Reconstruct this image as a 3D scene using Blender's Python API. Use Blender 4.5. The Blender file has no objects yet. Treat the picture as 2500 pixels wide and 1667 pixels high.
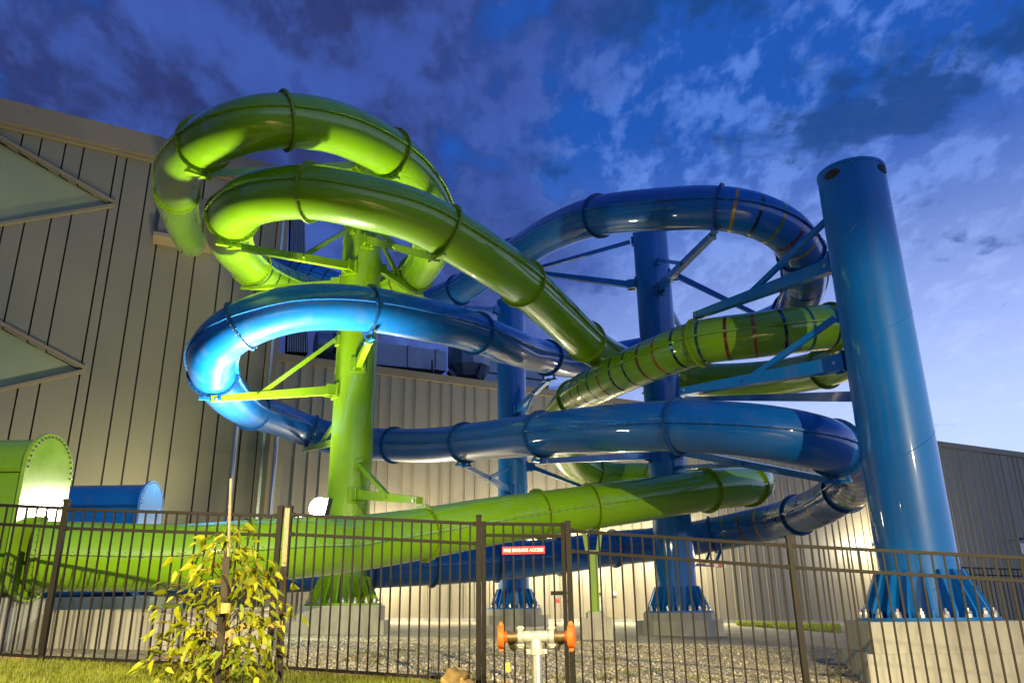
import bpy, bmesh, math, random
import numpy as np
from mathutils import Vector, Matrix
random.seed(7); rng = np.random.default_rng(7)
scene = bpy.context.scene
COL = scene.collection

# ------------------------------------------------------------------ camera
F = 1927.0                                   # focal length in pixels of a 2500 px wide picture
CAM = Vector((0.0, 0.0, 1.0))
U = Vector((-75.0, 5650.0, -F)).normalized() # world up seen from the camera
FW = Vector((0, 0, -1)); YC = (FW - U * FW.dot(U)).normalized(); XC = YC.cross(U)
R = Matrix((XC, YC, U))                      # camera -> world rotation
cam_d = bpy.data.cameras.new('camera'); cam = bpy.data.objects.new('camera', cam_d); COL.objects.link(cam)
cam.matrix_world = Matrix.Translation(CAM) @ R.to_4x4()
cam_d.sensor_width = 36.0; cam_d.lens = 36.0 * F / 2500.0; cam_d.clip_end = 2000; cam_d.clip_start = 0.05
scene.camera = cam

def ray(px, py): return R @ Vector(((px - 1250) / F, -(py - 833.5) / F, -1.0))
def P(px, py, z): return CAM + ray(px, py) * z          # point at depth z along the optical axis
def PY(px, py, Y):
    d = ray(px, py); return CAM + d * (Y / d.y)
def on_plane(px, py, o, n):
    d = ray(px, py); return CAM + d * ((o - CAM).dot(n) / d.dot(n))
def proj(p):
    q = R.transposed() @ (Vector(p) - CAM); return (1250 + F * q.x / -q.z, 833.5 - F * q.y / -q.z, -q.z)

# ------------------------------------------------------------------ world: dusk sky with clouds
world = bpy.data.worlds.new('World'); scene.world = world; world.use_nodes = True
nt = world.node_tree; nt.nodes.clear(); N = nt.nodes; L = nt.links
def nd(t, **kw):
    n = N.new(t)
    for k, v in kw.items():
        if k == 'inp':
            for i, x in v.items(): n.inputs[i].default_value = x
        else: setattr(n, k, v)
    return n
def mth(op, a, b=None, c=None, clamp=False):
    n = nd('ShaderNodeMath', operation=op, use_clamp=clamp)
    for i, x in enumerate((a, b, c)):
        if x is None: continue
        if hasattr(x, 'links'): L.new(x, n.inputs[i])
        else: n.inputs[i].default_value = x
    return n.outputs[0]
def mixc(f, a, b, blend='MIX'):
    n = nd('ShaderNodeMix', data_type='RGBA', blend_type=blend)
    for i, x in ((0, f), (6, a), (7, b)):
        if hasattr(x, 'links'): L.new(x, n.inputs[i])
        else: n.inputs[i].default_value = x if i == 0 else (*x, 1)
    return n.outputs[2]
def sstep(x, a, b):
    n = nd('ShaderNodeMapRange', interpolation_type='SMOOTHSTEP', inp={1: a, 2: b, 3: 0, 4: 1}); L.new(x, n.inputs[0]); return n.outputs[0]
tc = nd('ShaderNodeTexCoord'); sep = nd('ShaderNodeSeparateXYZ'); L.new(tc.outputs['Generated'], sep.inputs[0])
zc = mth('ADD', mth('MAXIMUM', sep.outputs[2], 0.0), 0.22)
cu = mth('DIVIDE', sep.outputs[0], zc); cv = mth('DIVIDE', sep.outputs[1], zc)
comb = nd('ShaderNodeCombineXYZ'); L.new(cu, comb.inputs[0]); L.new(cv, comb.inputs[1])
def noise(scale, detail, rough, loc, dist=0.0, stretch=(1, 1, 1), rot=0):
    mp = nd('ShaderNodeMapping'); L.new(comb.outputs[0], mp.inputs[0])
    mp.inputs['Location'].default_value = loc; mp.inputs['Scale'].default_value = stretch; mp.inputs['Rotation'].default_value = (0, 0, rot)
    n = nd('ShaderNodeTexNoise', inp={'Scale': scale, 'Detail': detail, 'Roughness': rough, 'Distortion': dist}); L.new(mp.outputs[0], n.inputs['Vector'])
    return n.outputs[0]
big = noise(1.5, 3, .5, (1.3, .4, 0), .3)
mid = noise(4.2, 6, .56, (4.2, 1.7, 0), .3, (1.2, .85, 1), .5)
cell = noise(11.0, 5, .55, (7.4, 2.9, 0), .25, (1.25, .8, 1), .55)
fine = noise(26.0, 4, .6, (9.1, 3.3, 0), .2, (1.3, .75, 1), .55)
big2 = noise(2.8, 6, .55, (3.15, 6.1, 0), .25, (.8, 1.2, 1), -.4)
X_, Z_ = sep.outputs[0], sep.outputs[2]
west = mth('SUBTRACT', 1.0, sstep(X_, -.28, .34))                    # heavier cloud toward -X
low = mth('SUBTRACT', 1.0, sstep(Z_, .10, .56))                      # pale band of last daylight low down, strongest toward +X
glow = mth('MULTIPLY', low, mth('ADD', .34, mth('MULTIPLY', sstep(X_, -.25, .50), .66)))
base = mixc(glow, (.012, .095, .47), (.60, .76, 1.3))
def lin(*ts):
    r = None
    for n, k in ts: v = mth('MULTIPLY', n, k); r = v if r is None else mth('ADD', r, v)
    return r
# pale puffs over the blue
pn = lin((mid, .28), (cell, .46), (fine, .26))
puff = mth('MULTIPLY', sstep(pn, .465, .585), mth('SUBTRACT', .72, mth('MULTIPLY', glow, .35)))
puff_c = mixc(glow, (.12, .27, .82), (.70, .82, 1.2))
c1 = mixc(puff, base, puff_c)
# darker blue banks among them
bn = lin((big2, .62), (mid, .23), (fine, .15))
bank = mth('MULTIPLY', sstep(lin((bn, 1.0), (low, -.10)), .505, .575), mth('SUBTRACT', .95, mth('MULTIPLY', glow, .45)))
c1 = mixc(bank, c1, mixc(glow, (.010, .062, .26), (.10, .22, .62)))
# the grey-violet sheet
sn = lin((big, .34), (mid, .40), (cell, .26), (west, .17))
sheet_m = mth('MULTIPLY', mth('MULTIPLY', sstep(lin((sn, 1.0), (fine, .06)), .53, .67), sstep(west, .02, .50)), .93)
c2 = mixc(sheet_m, c1, mixc(sstep(lin((cell, .32), (mid, .56), (fine, .12)), .42, .58), (.027, .036, .140), (.048, .098, .40)))
hz = sstep(sep.outputs[2], -.05, .0)
c3 = mixc(hz, (.02, .025, .03), c2)
sky = nd('ShaderNodeTexSky', sky_type='NISHITA', sun_disc=False)
sky.sun_elevation = math.radians(-3); sky.sun_rotation = math.radians(60)
bgn = nd('ShaderNodeBackground', inp={1: 1.0}); out = nd('ShaderNodeOutputWorld')
bg2 = nd('ShaderNodeBackground', inp={1: .08}); L.new(sky.outputs[0], bg2.inputs[0])
L.new(c3, bgn.inputs[0]); add = nd('ShaderNodeAddShader'); L.new(bgn.outputs[0], add.inputs[0]); L.new(bg2.outputs[0], add.inputs[1])
L.new(add.outputs[0], out.inputs[0])

vs = scene.view_settings; vs.view_transform = 'Standard'; vs.look = 'None'; vs.gamma = 1.0; vs.exposure = 0.0; vs.use_curve_mapping = False
scene.render.engine = 'CYCLES'
scene.cycles.max_bounces = 6; scene.cycles.use_denoising = True
scene.cycles.sample_clamp_indirect = 6.0
scene.cycles.caustics_reflective = False; scene.cycles.caustics_refractive = False

# ------------------------------------------------------------------ light powers (lamps are built with their fixtures below)
STREET_W, FLOOD_W, WALL_W = 20000.0, 10000.0, 1000.0

# ------------------------------------------------------------------ helpers
def link(o, parent=None):
    COL.objects.link(o)
    if parent is not None: o.parent = parent
    return o
def mesh_from(name, V, Fc, mat=None, smooth=False):
    me = bpy.data.meshes.new(name); me.from_pydata([tuple(v) for v in V], [], Fc)
    if mat: me.materials.append(mat)
    if smooth: me.polygons.foreach_set('use_smooth', [True] * len(me.polygons))
    me.update(); return me
def obj(name, me, parent=None, **props):
    o = bpy.data.objects.new(name, me); link(o, parent)
    for k, v in props.items(): o[k] = v
    return o
def tag(o, label=None, cat=None, group=None, kind=None):
    if label: o['label'] = label
    if cat: o['category'] = cat
    if group: o['group'] = group
    if kind: o['kind'] = kind
    return o
def thing(name, label, cat, group=None, loc=(0, 0, 0)):
    o = bpy.data.objects.new(name, None); link(o); o.location = loc; o.empty_display_size = .2
    return tag(o, label, cat, group)

class MB:
    """collects simple solids into one mesh"""
    def __init__(s): s.V = []; s.F = []
    def add(s, V, Fc):
        b = len(s.V); s.V += [tuple(v) for v in V]; s.F += [tuple(i + b for i in f) for f in Fc]; return s
    def box(s, c, h, ax=None):
        c = Vector(c); ax = ax or (Vector((1, 0, 0)), Vector((0, 1, 0)), Vector((0, 0, 1)))
        V = [c + ax[0] * (h[0] * i) + ax[1] * (h[1] * j) + ax[2] * (h[2] * k) for i in (-1, 1) for j in (-1, 1) for k in (-1, 1)]
        return s.add(V, [(0, 1, 3, 2), (4, 6, 7, 5), (0, 4, 5, 1), (2, 3, 7, 6), (0, 2, 6, 4), (1, 5, 7, 3)])
    def bar(s, a, b, w, h, w2=None, h2=None, up=Vector((0, 0, 1))):
        a = Vector(a); b = Vector(b); t = (b - a).normalized(); sd = t.cross(up)
        if sd.length < 1e-3: sd = t.cross(Vector((0, 1, 0)))
        sd.normalize(); u = sd.cross(t); w2 = w if w2 is None else w2; h2 = h if h2 is None else h2
        V = [p + sd * (x * ww / 2) + u * (y * hh / 2) for p, ww, hh in ((a, w, h), (b, w2, h2)) for x in (-1, 1) for y in (-1, 1)]
        return s.add(V, [(0, 1, 3, 2), (4, 6, 7, 5), (0, 4, 5, 1), (2, 3, 7, 6), (0, 2, 6, 4), (1, 5, 7, 3)])
    def cyl(s, a, b, r, r2=None, n=16, caps=True):
        a = Vector(a); b = Vector(b); t = (b - a).normalized(); r2 = r if r2 is None else r2
        x = t.orthogonal().normalized(); y = t.cross(x)
        ring = [x * math.cos(2 * math.pi * i / n) + y * math.sin(2 * math.pi * i / n) for i in range(n)]
        V = [a + q * r for q in ring] + [b + q * r2 for q in ring]
        Fc = [(i, (i + 1) % n, n + (i + 1) % n, n + i) for i in range(n)]
        if caps: Fc += [tuple(range(n - 1, -1, -1)), tuple(range(n, 2 * n))]
        return s.add(V, Fc)
    def prism(s, poly, d):
        n = len(poly); d = Vector(d); V = [Vector(p) for p in poly] + [Vector(p) + d for p in poly]
        return s.add(V, [tuple(range(n)), tuple(range(2 * n - 1, n - 1, -1))] + [(i, n + i, n + (i + 1) % n, (i + 1) % n) for i in range(n)])
    def mesh(s, name, mat, smooth=False):
        me = mesh_from(name, s.V, s.F, mat)
        bm = bmesh.new(); bm.from_mesh(me); bmesh.ops.recalc_face_normals(bm, faces=bm.faces); bm.to_mesh(me); bm.free()
        if smooth:
            me.polygons.foreach_set('use_smooth', [True] * len(me.polygons)); me.set_sharp_from_angle(angle=math.radians(40))
        return me
    def build(s, name, mat, parent=None, smooth=False, **props): return obj(name, s.mesh(name, mat, smooth), parent, **props)

# ------------------------------------------------------------------ materials
MATS = {}
def mat(name, col, rough=.5, metal=0.0, coat=0.0, var=.0, vscale=3.0, bump=0.0, bscale=20.0, spec=.5, emit=None, estr=0, stretch=(1, 1, 1), rvar=0.0, col2=None, trans=0.0, dirt=0.0, dstretch=(1, 1, 1)):
    if name in MATS: return MATS[name]
    m = bpy.data.materials.new(name); m.use_nodes = True; t = m.node_tree; b = t.nodes['Principled BSDF']
    b.inputs['Base Color'].default_value = (*col, 1); b.inputs['Roughness'].default_value = rough; b.inputs['Metallic'].default_value = metal
    b.inputs['Coat Weight'].default_value = coat; b.inputs['Coat Roughness'].default_value = .04; b.inputs['Specular IOR Level'].default_value = spec
    if emit: b.inputs['Emission Color'].default_value = (*emit, 1); b.inputs['Emission Strength'].default_value = estr
    if var or bump or rvar or col2:
        tcn = t.nodes.new('ShaderNodeTexCoord'); mp = t.nodes.new('ShaderNodeMapping'); mp.inputs['Scale'].default_value = stretch
        t.links.new(tcn.outputs['Object'], mp.inputs[0])
    if var or col2:
        nz = t.nodes.new('ShaderNodeTexNoise'); nz.inputs['Scale'].default_value = vscale; nz.inputs['Detail'].default_value = 6; nz.inputs['Roughness'].default_value = .62
        t.links.new(mp.outputs[0], nz.inputs['Vector'])
        cr = t.nodes.new('ShaderNodeValToRGB'); t.links.new(nz.outputs[0], cr.inputs[0])
        c2 = col2 or tuple(c * (1 - var) for c in col); c1 = tuple(min(1, c * (1 + var)) for c in col)
        cr.color_ramp.elements[0].position = .32; cr.color_ramp.elements[1].position = .68
        cr.color_ramp.elements[0].color = (*c2, 1); cr.color_ramp.elements[1].color = (*c1, 1)
        t.links.new(cr.outputs[0], b.inputs['Base Color'])
        if rvar:
            mr = t.nodes.new('ShaderNodeMapRange'); mr.inputs[3].default_value = max(0.02, rough - rvar); mr.inputs[4].default_value = rough + rvar
            t.links.new(nz.outputs[0], mr.inputs[0]); t.links.new(mr.outputs[0], b.inputs['Roughness'])
    if bump:
        nb = t.nodes.new('ShaderNodeTexNoise'); nb.inputs['Scale'].default_value = bscale; nb.inputs['Detail'].default_value = 4
        t.links.new(mp.outputs[0], nb.inputs['Vector']); bp = t.nodes.new('ShaderNodeBump'); bp.inputs['Strength'].default_value = bump; bp.inputs['Distance'].default_value = .02
        t.links.new(nb.outputs[0], bp.inputs['Height']); t.links.new(bp.outputs[0], b.inputs['Normal'])
    if dirt:
        tc2 = t.nodes.new('ShaderNodeTexCoord'); m2 = t.nodes.new('ShaderNodeMapping'); m2.inputs['Scale'].default_value = dstretch; t.links.new(tc2.outputs['Object'], m2.inputs[0])
        dn = t.nodes.new('ShaderNodeTexNoise'); dn.inputs['Scale'].default_value = 1.0; dn.inputs['Detail'].default_value = 9; dn.inputs['Roughness'].default_value = .68; t.links.new(m2.outputs[0], dn.inputs['Vector'])
        dr = t.nodes.new('ShaderNodeMapRange'); dr.inputs[1].default_value = .52; dr.inputs[2].default_value = .74; dr.inputs[3].default_value = 0; dr.inputs[4].default_value = dirt; t.links.new(dn.outputs[0], dr.inputs[0])
        dm = t.nodes.new('ShaderNodeMix'); dm.data_type = 'RGBA'; dm.inputs[7].default_value = (.16, .14, .10, 1); t.links.new(dr.outputs[0], dm.inputs[0])
        src = b.inputs['Base Color'].links
        if src: t.links.new(src[0].from_socket, dm.inputs[6])
        else: dm.inputs[6].default_value = (*col, 1)
        t.links.new(dm.outputs[2], b.inputs['Base Color'])
        cw = t.nodes.new('ShaderNodeMath'); cw.operation = 'MULTIPLY_ADD'; cw.inputs[1].default_value = -1.2; cw.inputs[2].default_value = coat; cw.use_clamp = True
        t.links.new(dr.outputs[0], cw.inputs[0]); t.links.new(cw.outputs[0], b.inputs['Coat Weight'])
    if trans:
        tr = t.nodes.new('ShaderNodeBsdfTranslucent'); mx = t.nodes.new('ShaderNodeMixShader'); mx.inputs[0].default_value = trans
        tr.inputs[0].default_value = (*[min(1, c * 1.6) for c in col], 1)
        t.links.new(b.outputs[0], mx.inputs[1]); t.links.new(tr.outputs[0], mx.inputs[2]); t.links.new(mx.outputs[0], t.nodes['Material Output'].inputs[0])
    MATS[name] = m; return m
GREEN = mat('green_gelcoat', (.17, .36, .002), .38, coat=1.0, var=.07, vscale=.9, bump=.012, bscale=2.5, rvar=.05, spec=.2, dirt=.30, dstretch=(2.2, 2.2, 1.1))
BLUE = mat('blue_gelcoat', (.003, .115, .43), .38, coat=.85, var=.09, vscale=.9, bump=.012, bscale=2.5, rvar=.05, spec=.2, dirt=.30, dstretch=(2.2, 2.2, 1.1))
GREEN_P = mat('green_paint', (.17, .31, .003), .4, coat=.55, var=.08, vscale=1.5, bump=.02, bscale=3, spec=.25, dirt=.30, dstretch=(4.5, 4.5, .35))
BLUE_P = mat('blue_paint', (.003, .145, .46), .38, coat=.75, var=.07, vscale=1.2, bump=.035, bscale=2.2, spec=.25, dirt=.30, dstretch=(4.5, 4.5, .35))
GREEN_F = mat('green_flange', (.17, .29, .004), .45, var=.15, vscale=4, spec=.3)
BLUE_F = mat('blue_flange', (.003, .06, .22), .42, var=.15, vscale=4, spec=.3)
STEEL = mat('galvanised_steel', (.52, .52, .48), .38, metal=.85, var=.18, vscale=9, bump=.05, bscale=40)
BOLT = mat('dull_bolt_steel', (.20, .20, .18), .45, metal=.6)
BRASS = mat('aged_brass', (.30, .22, .10), .38, metal=.8, var=.3, vscale=12)
IRON = mat('grey_green_casting', (.42, .43, .36), .5, metal=.35, var=.2, vscale=14, bump=.15, bscale=60)
BLACKP = mat('bronze_black_powdercoat', (.008, .006, .0035), .6, var=.2, vscale=6, bump=.03, bscale=60, spec=.2)
CLAD = mat('champagne_metal_cladding', (.29, .255, .17), .48, metal=.08, var=.07, vscale=.35, stretch=(1, 1, .25), bump=.02, bscale=.8, dirt=.22, dstretch=(1.6, 1.6, .18))
CLAD_T = mat('taupe_metal_cladding', (.215, .19, .105), .45, metal=.05, var=.08, vscale=.25, stretch=(1, 1, .3), bump=.02, bscale=.7, dirt=.22, dstretch=(1.2, 1.2, .15))
TRIM = mat('champagne_trim', (.25, .195, .10), .45, metal=.06, var=.06, vscale=1)
TRIM_S = mat('silver_trim', (.5, .5, .47), .22, metal=.8, var=.05, vscale=1)
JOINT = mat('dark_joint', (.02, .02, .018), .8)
PALE = mat('pale_soffit', (.30, .32, .17), .75, var=.04, vscale=.5, spec=.15)
CONC = mat('concrete', (.35, .34, .285), .88, var=.2, vscale=2.6, bump=.3, bscale=22, stretch=(1, 1, .25), dirt=.6, dstretch=(3, 3, 1.2))
DUCT = mat('blue_grey_duct_steel', (.20, .24, .30), .42, metal=.5, var=.12, vscale=1.5)
ROOF = mat('dark_roof_sheet', (.09, .09, .09), .6)
DARK = mat('dark_louvre', (.035, .04, .05), .45, metal=.3)
RED = mat('red_sign', (.50, .02, .015), .4, var=.05); WHITE = mat('white_print', (.82, .82, .80), .5)
ORANGE = mat('orange_cap_plastic', (.62, .12, .012), .45, var=.10, vscale=9, bump=.05, bscale=50)
YELLOW = mat('yellow_tag', (.75, .62, .03), .45, var=.05); CHROME = mat('chrome', (.7, .7, .7), .15, metal=1.0)
WOOD = mat('pale_hardwood', (.33, .26, .15), .7, var=.2, vscale=6, stretch=(6, 6, .6), bump=.15, bscale=30)
WOOD_D = mat('dark_hardwood', (.045, .035, .024), .75, var=.3, vscale=6, stretch=(6, 6, .6), bump=.2, bscale=30)
HESS = mat('yellow_hessian', (.50, .36, .09), .85, var=.2, vscale=20, bump=.3, bscale=90)
CANVAS = mat('tan_canvas', (.36, .24, .075), .85, var=.2, vscale=6, bump=.35, bscale=14)
LEAF = mat('eucalypt_leaf', (.25, .27, .008), .5, var=.25, vscale=2.2, trans=.22, spec=.22)
LEAF2 = mat('young_eucalypt_leaf', (.33, .33, .010), .5, var=.2, vscale=2.2, trans=.25, spec=.22)
LEAF3 = mat('mature_eucalypt_leaf', (.15, .20, .015), .38, var=.3, vscale=3, trans=.15, spec=.22)
TWIG = mat('red_brown_twig', (.16, .065, .028), .7, var=.2, vscale=10)
GRASS = mat('lawn_grass', (.15, .175, .010), .6, var=.35, vscale=1.6, trans=.2)
DRY = mat('dry_grass', (.34, .23, .07), .75, var=.3, vscale=3)
S_OR = mat('orange_window_band', (.26, .07, .004), .2, coat=.8); S_DK = mat('dark_window_band', (.008, .012, .02), .15, coat=.9)
S_GR = mat('green_window_band', (.01, .07, .035), .15, coat=.9); S_RD = mat('red_window_band', (.11, .01, .008), .2, coat=.8); S_YE = mat('yellow_window_band', (.34, .19, .008), .2, coat=.8)
S_LM = mat('olive_window_band', (.10, .16, .01), .2, coat=.8)
LENS = mat('lamp_lens', (1, 1, 1), .3, emit=(1.0, .96, .80), estr=260)

# gravel yard / lawn ground
def ground_mat():
    m = bpy.data.materials.new('ground'); m.use_nodes = True; t = m.node_tree; b = t.nodes['Principled BSDF']; n = t.nodes; l = t.links
    tcn = n.new('ShaderNodeTexCoord')
    vor = n.new('ShaderNodeTexVoronoi'); vor.inputs['Scale'].default_value = 34; l.new(tcn.outputs['Object'], vor.inputs['Vector'])
    nz = n.new('ShaderNodeTexNoise'); nz.inputs['Scale'].default_value = 1.3; nz.inputs['Detail'].default_value = 7; l.new(tcn.outputs['Object'], nz.inputs['Vector'])
    cr = n.new('ShaderNodeValToRGB'); l.new(vor.outputs['Color'], cr.inputs[0])
    cr.color_ramp.elements[0].color = (.25, .215, .135, 1); cr.color_ramp.elements[1].color = (.60, .53, .35, 1)
    mx = n.new('ShaderNodeMix'); mx.data_type = 'RGBA'; mx.blend_type = 'MULTIPLY'; mx.inputs[0].default_value = .55
    cr2 = n.new('ShaderNodeValToRGB'); l.new(nz.outputs[0], cr2.inputs[0]); cr2.color_ramp.elements[0].position = .3; cr2.color_ramp.elements[1].position = .7
    cr2.color_ramp.elements[0].color = (.5, .45, .36, 1); cr2.color_ramp.elements[1].color = (1, 1, 1, 1)
    l.new(cr.outputs[0], mx.inputs[6]); l.new(cr2.outputs[0], mx.inputs[7]); l.new(mx.outputs[2], b.inputs['Base Color'])
    bp = n.new('ShaderNodeBump'); bp.inputs['Strength'].default_value = .55; bp.inputs['Distance'].default_value = .015
    l.new(vor.outputs['Distance'], bp.inputs['Height']); l.new(bp.outputs[0], b.inputs['Normal'])
    b.inputs['Roughness'].default_value = .9; return m
GRAVEL = ground_mat()
SOIL = mat('lawn_soil', (.055, .06, .018), .95, col2=(.10, .075, .03), vscale=3, bump=.4, bscale=30)

# ------------------------------------------------------------------ ground
GX = [-60, -20, -9, -5.2, -.4, 2.9, 5.1, 12, 60]; GZ = [-.25, -.28, -.42, -.52, -.79, -1.10, -1.27, -1.42, -1.6]
def ground(x, y):
    a = np.interp(x, GX, GZ); b = -.60 - .028 * np.clip(x, -14, 40) + .012 * np.clip(y - 18, -20, 60)
    t = np.clip((y - 10) / 7.5, 0, 1); t = t * t * (3 - 2 * t)
    return 1.0 + a * (1 - t) + b * t
def G(x, y): return float(ground(x, y))
def sheet(name, xs, ys, m, off=0.0, label=None):
    V = [(x, y, G(x, y) + off) for y in ys for x in xs]; nx = len(xs)
    Fc = [(j * nx + i, j * nx + i + 1, (j + 1) * nx + i + 1, (j + 1) * nx + i) for j in range(len(ys) - 1) for i in range(nx - 1)]
    o = obj(name, mesh_from(name, V, Fc, m, True)); o['kind'] = 'structure'; return o
xs = sorted(set([-400, -200, -100, -60, -40] + list(np.arange(-24, 24.1, .8)) + [30, 40, 60, 100, 200, 400]))
ys = sorted(set([-60, -30, -15] + list(np.arange(-6, 46, .8)) + [50, 70, 120, 250, 500, 900]))
sheet('ground', xs, ys, GRAVEL)

# fence line: posts (pixel x, pixel y of the top, distance)
POSTS = [(-330, 1196, 9.85), (165, 1219, 9.7), (686, 1235, 9.55), (709, 1235, 9.55), (1169, 1257, 9.4), (1386, 1272, 9.25), (1925, 1307, 8.75), (2512, 1336, 8.25)]
PT = [PY(*p) for p in POSTS]
def fence_y(x): return float(np.interp(x, [p.x for p in PT], [p.y for p in PT]))

# lawn sheet on this side of the fence
V = []; Fc = []; cols = np.linspace(-14, .6, 40); rows = 22
for i, x in enumerate(cols):
    ye = fence_y(x) + .12 + .10 * math.sin(x * 3.1) * .5
    for j in range(rows):
        y = -3 + (ye + 3) * j / (rows - 1); V.append((x, y, G(x, y) + .012))
for i in range(len(cols) - 1):
    for j in range(rows - 1): a = i * rows + j; Fc.append((a, a + rows, a + rows + 1, a + 1))
o = obj('lawn', mesh_from('lawn', V, Fc, SOIL, True)); o['kind'] = 'structure'

def blades(name, pts, hmin, hmax, w, m, lean=.5):
    n = len(pts); h = rng.uniform(hmin, hmax, n); a = rng.uniform(0, 2 * math.pi, n); ln = rng.uniform(.1, lean, n) * h; b = rng.uniform(0, 2 * math.pi, n)
    ca, sa = np.cos(a) * w / 2, np.sin(a) * w / 2; lx, ly = np.cos(b) * ln, np.sin(b) * ln
    p = pts; V = np.empty((n, 5, 3))
    V[:, 0] = p + np.stack([-ca, -sa, 0 * ca], 1); V[:, 1] = p + np.stack([ca, sa, 0 * ca], 1)
    mid = p + np.stack([lx * .35, ly * .35, h * .6], 1)
    V[:, 2] = mid + np.stack([ca * .8, sa * .8, 0 * ca], 1); V[:, 3] = mid - np.stack([ca * .8, sa * .8, 0 * ca], 1)
    V[:, 4] = p + np.stack([lx, ly, h], 1)
    base = np.arange(n)[:, None] * 5
    quads = base + np.array([0, 1, 2, 3]); tris = base + np.array([3, 2, 4])
    me = bpy.data.meshes.new(name); me.vertices.add(n * 5); me.vertices.foreach_set('co', V.reshape(-1))
    loops = np.concatenate([quads.reshape(-1), tris.reshape(-1)]); me.loops.add(len(loops)); me.loops.foreach_set('vertex_index', loops.astype(np.int32))
    me.polygons.add(2 * n); st = np.concatenate([np.arange(n) * 4, 4 * n + np.arange(n) * 3]); me.polygons.foreach_set('loop_start', st.astype(np.int32))
    me.materials.append(m); me.update(calc_edges=True); me.validate(); return me
def scatter(n, x0, x1, y0f, y1f):
    x = rng.uniform(x0, x1, n); t = rng.uniform(0, 1, n); y0 = np.array([y0f(v) for v in x]); y1 = np.array([y1f(v) for v in x]); y = y0 + (y1 - y0) * t
    return np.stack([x, y, ground(x, y) + .008], 1)
pts = scatter(52000, -7.2, .35, lambda x: 5.6, lambda x: fence_y(x) + .05 + .12 * math.sin(x * 2.3) + .06 * math.sin(7 * x))
o = obj('grass', blades('grass', pts, .035, .095, .0075, GRASS)); tag(o, 'short lit green lawn grass growing in front of the black fence', 'grass', kind='stuff')
pts = scatter(7000, -7.5, 1.2, lambda x: fence_y(x) - .02, lambda x: fence_y(x) + .55 + .2 * math.sin(3 * x)); pts = pts[rng.random(len(pts)) < .8]
o = obj('dry_grass', blades('dry_grass', pts, .02, .09, .007, DRY, 1.2)); tag(o, 'dry yellow grass and straw along the inside foot of the fence', 'dry grass', kind='stuff')
# strip of grass by the far wall, its green brightened in place of lamplight
def ground_hit(px, py):
    lo, hi = 5.0, 60.0
    for _ in range(50):
        y = (lo + hi) / 2; p = PY(px, py, y)
        if p.z > G(p.x, p.y): lo = y
        else: hi = y
    return p
q0, q1, q2, q3 = [ground_hit(*q) for q in ((1795, 1519), (2052, 1527), (2052, 1545), (1800, 1527))]
def far_strip():
    n = 14000; a = rng.random(n); b = rng.random(n)
    x = (q0.x * (1 - a) + q1.x * a) * (1 - b) + (q3.x * (1 - a) + q2.x * a) * b; y = (q0.y * (1 - a) + q1.y * a) * (1 - b) + (q3.y * (1 - a) + q2.y * a) * b
    x = x + .0; return np.stack([x, y, ground(x, y) + .01], 1)
pts = far_strip(); o = obj('verge_grass', blades('verge_grass', pts, .05, .12, .03, mat('verge_lit_green', (.26, .31, .012), .6, var=.2), .4)); tag(o, 'narrow bright green grass strip on the gravel before the hall wall', 'grass', kind='stuff')

# loose stones on the gravel just behind the fence
def stones(n):
    x = rng.uniform(-4.5, 6.5, n); t = rng.random(n) ** 1.4; y = np.array([fence_y(v) for v in x]) + .15 + t * 9.0
    z = ground(x, y); s = rng.uniform(.007, .022, n) * (1 + 1.0 * (rng.random(n) > .96))
    octa = np.array([(1, 0, 0), (-1, 0, 0), (0, 1, 0), (0, -1, 0), (0, 0, 1), (0, 0, -1)], float)
    fc = np.array([(0, 2, 4), (2, 1, 4), (1, 3, 4), (3, 0, 4), (2, 0, 5), (1, 2, 5), (3, 1, 5), (0, 3, 5)])
    a = rng.uniform(0, 6.28, n); c, sn = np.cos(a), np.sin(a); sc = rng.uniform(.6, 1.3, (n, 3)) * s[:, None]; sc[:, 2] *= .7
    V = octa[None] * sc[:, None, :]; V += rng.normal(0, .15, V.shape) * s[:, None, None]
    X = V[..., 0] * c[:, None] - V[..., 1] * sn[:, None]; Y = V[..., 0] * sn[:, None] + V[..., 1] * c[:, None]
    V = np.stack([X + x[:, None], Y + y[:, None], V[..., 2] + (z + s * .3)[:, None]], 2)
    Fi = (np.arange(n)[:, None, None] * 6 + fc[None]).reshape(-1)
    me = bpy.data.meshes.new('loose_gravel'); me.vertices.add(n * 6); me.vertices.foreach_set('co', V.reshape(-1))
    me.loops.add(len(Fi)); me.loops.foreach_set('vertex_index', Fi.astype(np.int32)); me.polygons.add(n * 8); me.polygons.foreach_set('loop_start', (np.arange(n * 8) * 3).astype(np.int32))
    me.materials.append(mat('loose_stone', (.44, .40, .30), .85, var=.45, vscale=9)); me.update(calc_edges=True); return me
o = obj('loose_gravel', stones(26000)); tag(o, 'loose pale gravel stones spread over the yard behind the fence', 'gravel', kind='stuff')

wc = rng.uniform([-4.2, 9.9], [5.5, 14.5], (46, 2)); wl = []
for cx_, cy_ in wc:
    n_ = int(rng.integers(10, 46)); q_ = rng.normal(0, .05 + .05 * rng.random(), (n_, 2)) + [cx_, cy_]; wl.append(np.c_[q_, ground(q_[:, 0], q_[:, 1])])
o = obj('weeds', blades('weeds', np.vstack(wl), .03, .11, .009, mat('weed_green', (.16, .17, .035), .7, var=.4, vscale=4), 1.0)); tag(o, 'small tufts of weeds and dry grass scattered through the yard gravel', 'weeds', kind='stuff')

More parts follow.
